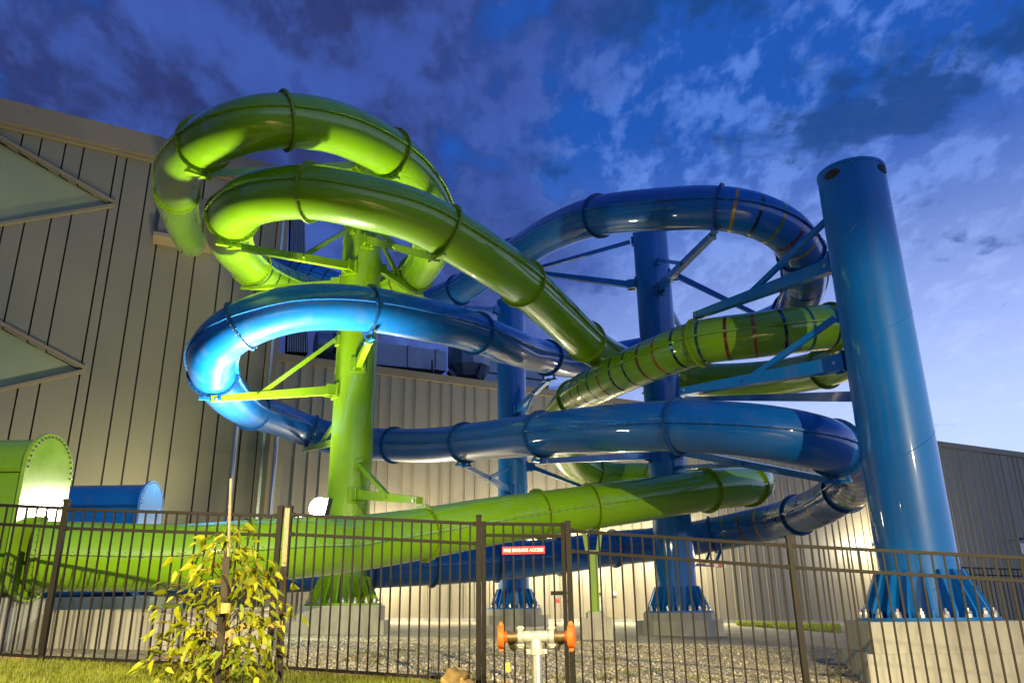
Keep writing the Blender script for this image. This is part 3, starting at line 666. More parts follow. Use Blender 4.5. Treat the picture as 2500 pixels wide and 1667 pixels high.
col2 = column('blue_column', 'blue steel column inside the upper blue coil', 1657, 1494, 99, 1.1, 520, BLUE_P, 'round', 18, pl_label='round stepped concrete pedestal under the column inside the blue coil')
col1 = column('blue_column', 'short far blue column with its flat top under the green tube', 1256, 1486, 77.5, 1.1, 737, BLUE_P, 'round', 18, pl_label='far low concrete pedestal behind the fire access gate')
big = column('blue_column', 'huge near blue column standing taller than every slide', 2264, 1514, 193, 1.22, 424, BLUE_P, -.22, 18, pl_label='large ribbed concrete pedestal under the huge blue column')
# slots near the head of the big column
for px, py in ((2016, 447), (2128, 402)):
    pass

# slots cut look: dark recessed slot plates on the shaft
def shaft_slot(colm, ang, z):
    root, b, r, top = colm; d = Vector((math.cos(ang), math.sin(ang), 0)); s = Vector((-d.y, d.x, 0)); c = Vector((b.x, b.y, z)) + d * (r + .004)
    V = [c + d * .012]; n = 16
    for j in range(n):
        a = 2 * math.pi * j / n; V.append(c + s * (.17 * math.cos(a)) + Vector((0, 0, .085 * math.sin(a))) - d * ((.17 * math.cos(a)) ** 2 / (2 * r) - .008))
    mb = MB(); mb.add(V, [(0, 1 + k, 1 + (k + 1) % n) for k in range(n)]); o = mb.build('lifting_slot', JOINT); child(o, root)
shaft_slot(big, math.radians(212), big[3] - .2); shaft_slot(big, math.radians(310), big[3] - .18)

# ------------------------------------------------------------------ support arms (part of the column they are bolted to)
def arm(colm, py, target, m, w=.15, brace=None, brace_at=.55, plate=True, trim=.0):
    root, b, r, top = colm; z = min(col_height(b.x, b.y, r, py), top - .25); t = Vector(target)
    d = Vector((t.x - b.x, t.y - b.y, 0)).normalized(); a = Vector((b.x, b.y, z)) + d * (r + .16)
    mb = MB(); mb.bar(a, t, w, w * 1.35, w * .85, w * .8); o = mb.build('support_arm', m); child(o, root)
    mb = MB(); s = Vector((-d.y, d.x, 0))
    for k in (-1, 1): mb.box(Vector((b.x, b.y, z)) + d * (r + .12) + s * k * (w * .5 + .03), (.16, .014, .15), (d, s, Vector((0, 0, 1))))
    mb.box(Vector((b.x, b.y, z)) + d * (r + .012), (.018, w * 1.25, .2), (d, s, Vector((0, 0, 1)))); o2 = mb.build('bracket', m); child(o2, o, root)
    mb = MB(); q = Vector((b.x, b.y, z)) + d * (r + .2); mb.cyl(q - s * (w * .75), q + s * (w * .75), .035, n=8); tt = t - d * .12; mb.cyl(tt - s * (w * .6), tt + s * (w * .6), .03, n=8); o3 = mb.build('pin_bolt', STEEL); child(o3, o, root)
    if brace is not None:
        zb = min(col_height(b.x, b.y, r, brace), top - .2); p = a.lerp(t, brace_at)
        dd = (p - Vector((b.x, b.y, 0))); dd.z = 0; dd.normalize(); q = Vector((b.x, b.y, zb)) + dd * (r + .1)
        mb = MB(); mb.bar(q, p, .09, .11); o = mb.build('brace', m); child(o, root)
        mb = MB(); mb.box(Vector((b.x, b.y, zb)) + dd * (r + .03), (.03, .1, .14), (dd, Vector((-dd.y, dd.x, 0)), Vector((0, 0, 1)))); mb.cyl(p - s * .12, p + s * .12, .045, n=8); o2 = mb.build('brace_plate', m); child(o2, o, root)
    return o
def under(path, ci, side=0.0, drop=.12, m=None, root=None):
    c, t, sd, up = path.at(path.S(ci)); r = path.D / 2; q = c - up * (r + drop) + sd * side
    if root is not None:
        mb = MB()
        for k in (-.2, .2): mb.bar(c - up * (r + .04) + sd * (side + k), q - up * .03 + sd * k, .07, .03)
        mb.bar(q - sd * .26, q + sd * .26, .09, .06); o = mb.build('hanger_bracket', m); child(o, root)
    return q
GB = lambda ci, drop=.14, side=0: under(gp, ci, side, drop, GREEN_P, gs)
BB = lambda ci, drop=.14, side=0: under(bp_, ci, side, drop, BLUE_P, bs)
arm(gcol, 432, GB(5), GREEN_P); arm(gcol, 395, GB(9), GREEN_P)
arm(gcol, 672, GB(20), GREEN_P, .17, 580, .45); arm(gcol, 610, GB(24.3, .14), GREEN_P, .16, 560, .5); arm(gcol, 640, GB(13.2), GREEN_P, .15, 570, .6)
arm(gcol, 690, GB(18), GREEN_P, .12)
arm(gcol, 962, BB(32, .12), GREEN_P, .17, 840, .62); arm(gcol, 905, BB(27, .25), GREEN_P, .16); arm(gcol, 1060, BB(36.2, .12), GREEN_P, .16, 970, .6)
c, t, sd, up = gp.at(gp.S(57)); arm(gcol, 1215, c + up * (DG / 2 + .15), GREEN_P, .18, 1143, .55)
arm(col2, 690, BB(8.9), BLUE_P, .15, 585, .95); arm(col2, 722, BB(13), BLUE_P, .17, 655, .5); arm(col2, 680, BB(17.7), BLUE_P, .13); arm(col2, 700, BB(20), BLUE_P, .13)
arm(col2, 1118, BB(40.9), BLUE_P, .16); arm(col2, 1112, BB(45.8, .15), BLUE_P, .16, 1150, .5); arm(col2, 960, GB(30.2), BLUE_P, .12)
c, t, sd, up = gp.at(gp.S(40)); arm(big, 612, c + up * (DG / 2 + .16), BLUE_P, .2, 500, .58)
c, t, sd, up = bp_.at(bp_.S(42.95)); arm(big, 866, c + up * (DB / 2 + .18), BLUE_P, .2, 752, .55); arm(big, 940, GB(31), BLUE_P, .15)
arm(col1, 1010, BB(22.7, .2), BLUE_P, .15, 1060, .6); arm(col1, 1200, BB(39.55, .12), BLUE_P, .15, 1150, .5); arm(col1, 1140, GB(46.5), BLUE_P, .12); arm(col1, 765, BB(7), BLUE_P, .12)
# striped marker board under the blue tube
mk = thing('hazard_board', 'red and white striped board hanging under the low blue tube', 'hazard board', loc=P(1735, 1370, 22.5))
mp_ = P(1735, 1371, 22.5)
for i in range(7):
    mb = MB(); mb.box(mp_ + Vector((-.36 + .12 * i, -.14 + .02 * i, -.02 * i)), (.059, .03, .055)); o = mb.build('stripe_block', RED if i % 2 else WHITE); child(o, mk)
mb = MB(); mb.bar(mp_ + Vector((-.42, -.03, -.08)), mp_ + Vector((.42, .1, -.12)), .16, .06); o = mb.build('board_rail', BLUE_P); child(o, mk)
mb = MB(); cc, t, sd, up = bp_.at(bp_.S(53)); mb.bar(mp_ + Vector((.2, .05, .03)), cc - up * .5, .1, .06); mb.bar(mp_ + Vector((-.1, .05, .03)), cc - up * .52 + t * .4, .08, .05); o = mb.build('hanger_arm', BLUE_F); child(o, mk)

# slim green post on its own footing
zq = 15.6; pf = P(1437, 1494, zq); c, t, sd, up = gp.at(gp.S(54.47)); pf = Vector((c.x, c.y, pf.z))
post = thing('green_post', 'slim lime green I-beam post propping the low green tube', 'support post', loc=pf)
ztop = c.z - DG / 2 - .02
mb = MB(); mb.box((pf.x, pf.y, (pf.z + ztop - .5) / 2), (.075, .012, (ztop - .5 - pf.z) / 2))
for k in (-1, 1): mb.box((pf.x + .085 * k, pf.y, (pf.z + ztop - .5) / 2), (.012, .085, (ztop - .5 - pf.z) / 2))
o = mb.build('post_shaft', GREEN_P); child(o, post)
mb = MB(); mb.box((pf.x, pf.y, pf.z + .012), (.16, .14, .012)); o = mb.build('foot_plate', GREEN_P); child(o, post)
mb = MB()
for k in (-1, 1): mb.bar(pf * 1 + Vector((.12 * k, 0, ztop - .52 - pf.z)), Vector((pf.x + .2 * k, pf.y, ztop - .02)), .05, .1)
mb.box((pf.x, pf.y, ztop - .5), (.16, .1, .03)); o = mb.build('cradle', GREEN_P); child(o, post)
gz = G(pf.x, pf.y)
ft = thing('concrete_footing', 'narrow stepped concrete footing under the slim green post', 'footing', loc=(pf.x, pf.y, gz - .2))
mb = MB(); mb.box((pf.x, pf.y, (gz - .2 + pf.z - .004) / 2), (.20, .2, (pf.z - .004 - gz + .2) / 2)); o = mb.build('upper_block', CONC); child(o, ft)
for i in range(5):
    mb = MB(); x = -.28 + .14 * i; mb.box((pf.x + x, pf.y + (.02 if i % 2 else 0), (gz - .2 + pf.z - .12) / 2), (.068, .33, (pf.z - .12 - gz + .2) / 2)); o = mb.build('formed_rib', CONC); child(o, ft)

# concrete under the run-outs at the left
def cbox(name, label, c0, c1, cat='concrete wall', m=CONC):
    a = Vector(c0); b = Vector(c1); o = MB().box((a + b) / 2, ((b - a) / 2)).build(name, m); tag(o, label, cat)
    bv = o.modifiers.new('edge', 'BEVEL'); bv.width = .015; bv.segments = 2; return o
zt = P(200, 1488, 13.0).z; yw = 13.0
cbox('retaining_wall', 'long low concrete wall running beneath the low green tube', (-11.5, 13.2, .2), (-3.9, 13.9, zt))
zc_, axg, zbot = ge
cbox('trough_pier', 'concrete pier carrying the end of the green trough', (-12.5, 12.2, .2), (-7.45, 13.15, zbot - .02), 'pier')
_, axb, zbb = be
cbox('concrete_upstand', 'pale concrete upstand carrying the blue trough', (-14, 18.7, .3), (-8.25, 20.6, zbb - .02), 'upstand')

# ------------------------------------------------------------------ fences
def vbar(mb, x, y, z0, z1, w): mb.box((x, y, (z0 + z1) / 2), (w / 2, w / 2, (z1 - z0) / 2))
post_labels = [None, 'tall black fence post at the start of the panel behind the sapling stakes', 'black fence post of the close pair, the one on the sapling side', 'black fence post of the close pair, the one on the floodlight side',
               'black gate post carrying the hinges of the fire access gate', 'black gate post beside the padlock and latch', 'black fence post before the narrow bright wall strip near the huge column', 'black fence post at the end of the panel before the huge column']
for i, p in enumerate(PT):
    if i == 0 or i == 7: continue
    gz = G(p.x, p.y); root = thing('fence_post', post_labels[i], 'fence post', 'posts of the black fence', loc=(p.x, p.y, gz))
    mb = MB(); vbar(mb, p.x, p.y, gz - .1, p.z - .02, .06); o = mb.build('post_shaft', BLACKP); child(o, root)
    mb = MB(); mb.box((p.x, p.y, p.z - .012), (.034, .034, .012)); mb.box((p.x, p.y, p.z + .003), (.026, .026, .003)); o = mb.build('post_cap', BLACKP); child(o, root)
def fence_panel(a, b, label, n, drop=.10, gap=.045, bottom=1.78, name='picket_fence', cat='fence panel', rails=(0, .225), sw=.040, stile=False, root=None, picket=.018, grp='panels of the black fence'):
    d = Vector((b.x - a.x, b.y - a.y, 0)); ln = d.length; d.normalize(); sl = (b.z - a.z) / ln
    p0 = a + d * gap + Vector((0, 0, sl * gap)); p1 = b - d * gap - Vector((0, 0, sl * gap)); L_ = (p1 - p0).length
    root = thing(name, label, cat, grp, loc=(p0.x, p0.y, p0.z - bottom))
    s = Vector((-d.y, d.x, 0))
    for h in list(rails) + [bottom - drop]:
        mb = MB(); q0 = p0 - Vector((0, 0, drop + h)); q1 = p1 - Vector((0, 0, drop + h)); mb.bar(q0, q1, sw, .034); o = mb.build('rail', BLACKP); child(o, root)
    for h in list(rails):
        for q, sg in ((p0, -1), (p1, 1)):
            mb = MB(); z = q - Vector((0, 0, drop + h)); mb.box(z + d * sg * .006 - s * .0, (.022, .027, .024), (d, s, Vector((0, 0, 1)))); o = mb.build('rail_bracket', BLACKP); child(o, root)
    me = None
    hgt = bottom - drop
    mbp = MB(); vbar(mbp, 0, 0, -hgt, -.01, picket); me = mbp.mesh('picket', BLACKP)
    rz = math.atan2(d.y, d.x)
    for i in range(n):
        f = (i + .5) / n if not stile else (i + 1) / (n + 1); q = p0.lerp(p1, f)
        o = obj('picket', me, root); o.location = Vector((q.x, q.y, q.z - drop)) - root.location; o.rotation_euler = (0, 0, rz)
    if stile:
        for q in (p0, p1):
            mb = MB(); mb.box((q.x, q.y, q.z - drop - hgt / 2), (.022, .022, hgt / 2 + .018), (d, s, Vector((0, 0, 1)))); o = mb.build('stile', BLACKP); child(o, root)
    return root, p0, p1, d, s
fence_panel(PT[0], PT[1], 'black picket fence panel in front of the green end plate', 20, .105)
fence_panel(PT[1], PT[2], 'black picket fence panel behind the sapling', 20, .115)
fence_panel(PT[3], PT[4], 'black picket fence panel before the green column pedestal', 19, .10)
a = PT[4].copy(); b = PT[5].copy(); az = PY(1183, 1271, PT[4].y).z; bz = PY(1377, 1274, PT[5].y).z; a.z = az; b.z = bz
gate, g0_, g1_, gd_, gs_ = fence_panel(a, b, 'narrow black gate with a red fire brigade sign', 7, .03, .055, 1.80, 'access_gate', 'gate', (0, .12), .04, True, grp=None) if False else fence_panel(a, b, 'narrow black gate with a red fire brigade sign', 7, .03, .06, 1.80, 'access_gate', 'gate', (0, .13), .04, True)
if 'group' in gate: del gate['group']
fence_panel(PT[5], PT[6], 'black picket fence panel before the column inside the blue coil', 19, .105)
fence_panel(PT[6], PT[7], 'black picket fence panel before the huge column pedestal', 19, .105)
# hinges, latch, sign, padlock
mb = MB()
for h in (.28, 1.45): mb.cyl(g0_ + Vector((-.03, 0, -h)), g0_ + Vector((-.03, 0, -h - .09)), .016, n=10); mb.box(g0_ + Vector((-.02, -.01, -h - .045)), (.03, .006, .03))
o = mb.build('hinge', BLACKP); child(o, gate)
Lp = PY(1363, 1447, (PT[4].y + PT[5].y) / 2 - .03); mb = MB(); mb.box(Lp, (.085, .02, .022)); mb.box(Lp + Vector((.11, .01, .0)), (.03, .012, .01)); mb.box(Lp + Vector((.11, .01, -.09)), (.03, .012, .008)); o = mb.build('latch', BLACKP); child(o, gate)
pl = thing('padlock', 'small red padlock hanging from the gate latch', 'padlock', loc=Lp + Vector((-.0, -.025, -.12)))
mb = MB(); mb.box(Lp + Vector((-.01, -.028, -.085)), (.02, .011, .022)); o = mb.build('lock_body', RED); child(o, pl)
mb = MB(); pv = None
for k in range(9):
    a_ = math.pi * k / 8; q = Lp + Vector((-.01 + .013 * math.cos(a_), -.028, -.064 + .028 * math.sin(a_)))
    if pv is not None: mb.cyl(pv, q, .004, n=6)
    pv = q
o = mb.build('shackle', CHROME); child(o, pl)
A = PY(1226, 1335, g0_.y - .03); B = PY(1330, 1351, g1_.y + .0); cS = PY(1278, 1342.5, (PT[4].y + PT[5].y) / 2 - .032)
sgn = thing('gate_sign', 'red sign reading FIRE BRIGADE ACCESS on the gate pickets', 'sign', loc=cS)
mb = MB(); mb.box(cS, (.245, .004, .042), (gd_, gs_, Vector((0, 0, 1)))); o = mb.build('sign_plate', RED); child(o, sgn)
fc = bpy.data.curves.new('lettering', 'FONT'); fc.body = 'FIRE BRIGADE ACCESS'; fc.size = .049; fc.align_x = 'CENTER'; fc.align_y = 'CENTER'; fc.extrude = .001; fc.offset = .0011; fc.space_character = 1.03
fo = bpy.data.objects.new('tmp_text', fc); COL.objects.link(fo); bpy.context.view_layer.update()
dg = bpy.context.evaluated_depsgraph_get(); me = bpy.data.meshes.new_from_object(fo.evaluated_get(dg)); me.name = 'lettering'; bpy.data.objects.remove(fo)
me.materials.clear(); me.materials.append(WHITE)
xsv = [v.co.x for v in me.vertices]; wtxt = max(xsv) - min(xsv)
lt = obj('lettering', me, sgn); lt.location = -gs_ * 0 + Vector((0, 0, 0)) + (gs_ * -1) * .0055; lt.rotation_euler = (math.radians(90), 0, math.atan2(gd_.y, gd_.x)); lt.scale = (.455 / wtxt, 1.0, 1)
# distant fence panel at the right end of the yard
fa = P(2342, 1382, 24.0); fb = P(2660, 1392, 26.0); fb.z = fa.z - .1
fence_panel(fa, fb, 'distant black picket fence beyond the huge column', 30, .03, .03, 1.85, 'yard_fence', 'fence', (0, .2), .04, True, grp=None)
for px in (2408, 2472):
    pass

# ------------------------------------------------------------------ fire booster
zb_ = 7.3; hp = P(1309, 1553, zb_); hg = G(hp.x, hp.y)
hy = thing('fire_booster', 'galvanised fire hydrant pipe with a tee and two brass outlets', 'hydrant', loc=(hp.x, hp.y, hg))
mb = MB(); mb.cyl((hp.x, hp.y, hg - .1), (hp.x, hp.y, hp.z - .13), .051, n=28); o = mb.build('riser_pipe', STEEL, smooth=True); child(o, hy)
mb = MB(); mb.cyl((hp.x, hp.y, hp.z - .155), (hp.x, hp.y, hp.z - .10), .062, n=28)
for k in (-1, 1): mb.box((hp.x + .072 * k, hp.y, hp.z - .128), (.022, .022, .02)); mb.cyl((hp.x + .078 * k, hp.y - .04, hp.z - .128), (hp.x + .078 * k, hp.y + .04, hp.z - .128), .011, n=8)
o = mb.build('coupling', IRON, smooth=True); child(o, hy)
ta = Vector((1, -.10, 0)).normalized()
mb = MB(); mb.cyl(hp - ta * .145, hp + ta * .145, .052, n=28); mb.cyl((hp.x, hp.y, hp.z - .10), (hp.x, hp.y, hp.z), .057, .05, n=28); o = mb.build('tee', IRON, smooth=True); child(o, hy)
caps = []
for k in (-1, 1):
    mb = MB(); q = hp + ta * .145 * k; mb.cyl(q - ta * .022, q + ta * .022, .064, n=28)
    for zz in (-1, 1): mb.box(q + Vector((0, 0, .072 * zz)), (.022, .02, .022)); mb.cyl(q + Vector((-.035, -.02, .074 * zz)), q + Vector((.035, -.02, .074 * zz)), .01, n=8)
    o = mb.build('coupling', IRON, smooth=True); child(o, hy)
    d2 = (ta * k + Vector((0, -.12, 0))).normalized(); e = q + d2 * .15
    mb = MB(); mb.cyl(q, e, .046, .044, n=24); mb.cyl(q + d2 * .035, q + d2 * .05, .052, n=24); mb.cyl(q + d2 * .11, q + d2 * .125, .05, n=24); o = mb.build('brass_outlet', BRASS, smooth=True); child(o, hy)
    mb = MB(); mb.cyl(q + d2 * .08 + Vector((0, .04, -.04)), q + d2 * .06 + Vector((0, .09, -.085)), .042, .05, n=20); o = mb.build('inlet_valve', CHROME, smooth=True); child(o, hy)
    ct = thing('outlet_cap', 'orange plastic cap on the hydrant outlet %s' % ('beside the yellow tag' if k < 0 else 'beside the gate latch post'), 'cap', 'orange caps on the hydrant', loc=e)
    mb = MB(); mb.cyl(e + d2 * .005, e + d2 * .058, .104, .100, n=36); mb.cyl(e + d2 * .058, e + d2 * .066, .100, .086, n=36); mb.cyl(e - d2 * .03, e + d2 * .005, .05, n=20); o = mb.build('cap_shell', ORANGE, smooth=True); child(o, ct)
    bv = o.modifiers.new('edge', 'BEVEL'); bv.width = .004; bv.segments = 2; bv.limit_method = 'ANGLE'
    for zz in (-1, 1):
        mb = MB(); f = e + d2 * .03 + Vector((0, 0, .106 * zz)); mb.box(f, (.02, .018, .014)); mb.cyl(f + Vector((-.012, 0, .016 * zz)), f + Vector((.012, 0, .016 * zz)), .012, n=10); o = mb.build('cap_lug', ORANGE); child(o, ct)
    if k < 0: e0 = e + d2 * .02
ty = P(1240, 1628, 7.25); tg = thing('yellow_tag', 'yellow rectangular tag hanging on a wire below the orange cap', 'tag', loc=ty)
mb = MB(); mb.box(ty, (.0195, .0015, .040)); o = mb.build('tag_plate', YELLOW); child(o, tg)
mb = MB(); pv = ty + Vector((0, 0, .04))
for f in (.3, .6, 1):
    q = (ty + Vector((0, 0, .04))).lerp(e0 + Vector((.03, .03, -.11)), f) + Vector((.012 * math.sin(f * 3.1), 0, 0)); mb.cyl(pv, q, .0015, n=5); pv = q
o = mb.build('tag_wire', DARK); child(o, tg)

# ------------------------------------------------------------------ canvas bundle beside the gate post
cb = PY(1118, 1655, 9.0); gzz = G(cb.x, cb.y)
bd = thing('canvas_bundle', 'crumpled tan canvas bundle on the grass beside the gate post', 'bundle', loc=(cb.x, cb.y, gzz))
def lump(c, rx, ry, rz, seed, m, name, sub=4, amp=.14):
    bm = bmesh.new(); bmesh.ops.create_icosphere(bm, subdivisions=sub, radius=1.0); from mathutils import noise as mn
    off = Vector((seed * 3.1, seed * 1.7, seed))
    for v in bm.verts:
        n = v.co.normalized(); fold = abs(mn.noise(Vector((n.x * 2.2, n.y * 2.2, n.z * 5)) + off)) ; d = 1 + amp * mn.noise(n * 1.6 + off) * 2 - amp * fold + amp * .3 * mn.noise(n * 7 + off)
        v.co = Vector((n.x * rx * d, n.y * ry * d, n.z * rz * d)) + Vector(c)
        if v.co.z < gzz - .02: v.co.z = gzz - .02
    me = bpy.data.meshes.new(name); bm.to_mesh(me); bm.free(); me.materials.append(m); me.polygons.foreach_set('use_smooth', [True] * len(me.polygons))
    return obj(name, me)
o = lump((cb.x - .02, cb.y, gzz + .11), .15, .13, .115, 1.0, CANVAS, 'top_fold'); child(o, bd)
o = lump((cb.x + .02, cb.y - .07, gzz + .03), .19, .15, .09, 2.4, CANVAS, 'lower_fold'); child(o, bd)
o = lump((cb.x - .16, cb.y + .02, gzz + .02), .09, .07, .03, 4.4, CANVAS, 'loose_flap'); child(o, bd)

# ------------------------------------------------------------------ sapling, stakes and ties
zs_ = 7.4
sb = P(545, 1690, zs_); sg_ = G(sb.x, sb.y); st_ = P(560, 1300, zs_)
stake = thing('tree_stake', 'dark square stake with a pale cane standing above it', 'stake', 'stakes holding the sapling', loc=(sb.x, sb.y, sg_))
a0 = P(529, 1690, 7.15); a1 = P(553, 1360, 7.15); mb = MB(); mb.bar(Vector((a0.x, a0.y, sg_ - .1)), a1, .058, .058); o = mb.build('stake_shaft', WOOD_D); child(o, stake)
c0 = P(555, 1420, 7.22); c1 = P(564, 1168, 7.22); mb = MB(); mb.cyl(c0, c1, .0125, n=10); kk = c0.lerp(c1, .72); mb.cyl(kk, kk + (c1 - c0).normalized() * .02, .016, n=10); o = mb.build('cane', WOOD, smooth=True); child(o, stake)
stk2 = thing('tree_stake', 'dark square stake standing before the close pair of fence posts', 'stake', 'stakes holding the sapling', loc=(P(688, 1690, 7.7).x, P(688, 1690, 7.7).y, sg_))
b0 = P(681, 1690, 7.75); b1 = P(692, 1383, 7.75); mb = MB(); mb.bar(Vector((b0.x, b0.y, sg_ - .1)), b1, .058, .058); o = mb.build('stake_shaft', WOOD_D); child(o, stk2)
c0 = P(692, 1400, 7.80); c1 = P(702, 1240, 7.80); mb = MB(); mb.bar(c0, c1, .045, .03); o = mb.build('lit_stake_top', WOOD); child(o, stk2)  # pale wood paints the lamplit top of the same stake, dark wood its shade
def strap(name, label, pts, w, m):
    V = []; Fc = []; n = 24; Q = spline(pts, 8)
    for q in Q: V += [Vector(q) + Vector((0, 0, w / 2)), Vector(q) - Vector((0, 0, w / 2)), Vector(q) + Vector((0, .006, -w / 2)), Vector(q) + Vector((0, .006, w / 2))]
    Fc = [(i * 4 + j, i * 4 + (j + 1) % 4, (i + 1) * 4 + (j + 1) % 4, (i + 1) * 4 + j) for i in range(len(Q) - 1) for j in range(4)] + [(0, 1, 2, 3), tuple(len(Q) * 4 - 4 + k for k in (3, 2, 1, 0))]
    o = obj(name, mesh_from(name, V, Fc, m)); tag(o, label, 'tie', 'hessian ties on the sapling'); return o
strap('hessian_tie', 'yellow hessian tie looped round the dark stake under the cane', [P(532, 1487, 7.2), P(536, 1485, 7.06), P(560, 1484, 7.06), P(562, 1492, 7.2), P(552, 1520, 7.5)], .085, HESS)
strap('hessian_tie', 'yellow hessian tie stretched from the stem to the stake by the fence posts', [P(550, 1550, 7.42), P(600, 1526, 7.5), P(650, 1524, 7.6), P(690, 1522, 7.68)], .06, HESS)
strap('hessian_tie', 'yellow hessian tie stretched low behind the sapling stem', [P(480, 1545, 7.6), P(510, 1548, 7.55), P(536, 1548, 7.45)], .055, HESS)
tree = thing('sapling', 'young eucalypt sapling with drooping yellow-green leaves tied to stakes', 'tree', loc=(sb.x, sb.y, sg_))
stem = [Vector((sb.x, sb.y + .12, sg_)), P(552, 1560, 7.5), P(556, 1460, 7.48), P(555, 1360, 7.45), P(558, 1282, 7.4)]
Q = spline(stem, 10); mb = MB()
for i in range(len(Q) - 1): mb.cyl(Q[i], Q[i + 1], .019 * (1 - .75 * i / len(Q)), .019 * (1 - .75 * (i + 1) / len(Q)), n=8, caps=False)
o = mb.build('trunk', TWIG, smooth=True); child(o, tree)
def leaf_mesh(name, L_, w, droop, m, bend):
    n = 6; V = []
    for i in range(n + 1):
        f = i / n; ww = w * (math.sin(math.pi * min(1, f ** .75)) ** .9) * (1 - .25 * f) + .0008; x = L_ * f; z = -droop * L_ * f * f; yy = bend * L_ * f * f
        V += [(x, yy - ww / 2, z + ww * .18), (x, yy, z), (x, yy + ww / 2, z + ww * .18)]
    Fc = []
    for i in range(n):
        for j in range(2): a = i * 3 + j; Fc.append((a, a + 1, a + 4, a + 3))
    return mesh_from(name, V, Fc, m, True)
LM = [leaf_mesh('leaf', l, w, d, m, b) for l, w, d, m, b in ((.105, .040, .25, LEAF, .1), (.085, .036, .15, LEAF2, -.12), (.125, .034, .35, LEAF3, -.15), (.068, .034, .1, LEAF2, .05), (.098, .045, .2, LEAF, .18))]
branches = []
# (pixel on the stem, tip pixel, sideways depth) gives branches that arch outward and droop
tips = [(540, 1300, -.2), (600, 1296, .2), (490, 1340, .1), (612, 1345, -.15), (440, 1362, .2), (618, 1385, .25), (470, 1395, -.3), (590, 1420, -.35), (455, 1430, .3), (655, 1395, .1), (408, 1430, 0), (705, 1410, .25), (415, 1470, -.3), (690, 1470, -.25), (384, 1500, .1), (720, 1500, .1), (370, 1520, -.3), (650, 1440, -.45),
        (400, 1560, .35), (705, 1540, -.35), (340, 1580, .15), (665, 1590, -.4), (430, 1540, -.5), (610, 1500, -.5), (350, 1615, -.2), (640, 1630, .2), (395, 1610, -.45), (460, 1600, -.6), (590, 1610, -.55), (425, 1655, -.3), (490, 1650, -.5), (560, 1650, -.6), (645, 1660, -.4), (520, 1450, -.4), (500, 1500, -.5), (610, 1560, -.4), (520, 1330, -.25), (575, 1350, -.3), (470, 1570, .3), (565, 1590, -.5), (380, 1655, 0), (700, 1600, .2)]
cr = MB(); leaf_n = 0; stuffV = []; rest = []
for (px, py, dy) in tips:
    tip = P(px, py, 7.45 + dy); h = min(len(Q) - 2, max(3, int(len(Q) * (.12 + .86 * max(0, min(1, (1640 - py - 60) / 380))))))
    s0 = Vector(Q[h]); m1 = s0.lerp(tip, .5) + Vector((0, 0, .10)); B_ = spline([s0, m1, tip], 7)
    for i in range(len(B_) - 1): cr.cyl(B_[i], B_[i + 1], .006 * (1 - .6 * i / len(B_)), .005 * (1 - .6 * i / len(B_)), n=5, caps=False)
    dirb = (tip - m1).normalized()
    k = 16 if py > 1380 else 12
    for q in range(k):
        f = .35 + .65 * q / (k - 1); p = Vector(B_[min(len(B_) - 1, int(f * (len(B_) - 1)))]) + Vector(rng.normal(0, .065, 3))
        yaw = math.atan2(dirb.y, dirb.x) + rng.normal(0, .9); pitch = rng.normal(.55, .5)
        M = Matrix.Translation(p) @ Matrix.Rotation(yaw, 4, 'Z') @ Matrix.Rotation(pitch, 4, 'Y') @ Matrix.Rotation(rng.normal(0, .8), 4, 'X') @ Matrix.Scale(rng.uniform(.85, 1.65), 4)
        rest.append(M)
o = cr.build('branches', TWIG, kind='stuff'); child(o, tree)
rest.sort(key=lambda M: (M.translation - CAM).length)
for M in rest[:300]:
    o = obj('leaf', LM[leaf_n % 5]); leaf_n += 1; o.parent = tree; o.matrix_parent_inverse = Matrix.Translation(-tree.location); o.matrix_basis = M
mb = MB()
for i, M in enumerate(rest[300:]):
    me = LM[i % 5]; mb.add([M @ v.co for v in me.vertices], [tuple(p.vertices) for p in me.polygons])
if mb.V: o = mb.build('far_leaves', LEAF, kind='stuff', smooth=True); child(o, tree)

# ------------------------------------------------------------------ lamps
def spot(name, loc, target, power, color, angle=120, size=.25, blend=.6):
    l = bpy.data.lights.new(name, 'SPOT'); l.energy = power; l.color = color; l.spot_size = math.radians(angle); l.spot_blend = blend; l.shadow_soft_size = size
    o = bpy.data.objects.new(name, l); link(o); o.location = loc; o.rotation_euler = (Vector(target) - Vector(loc)).to_track_quat('-Z', 'Y').to_euler(); return o
def pointl(name, loc, power, color, size=.12):
    l = bpy.data.lights.new(name, 'POINT'); l.energy = power; l.color = color; l.shadow_soft_size = size; o = bpy.data.objects.new(name, l); link(o); o.location = loc; return o
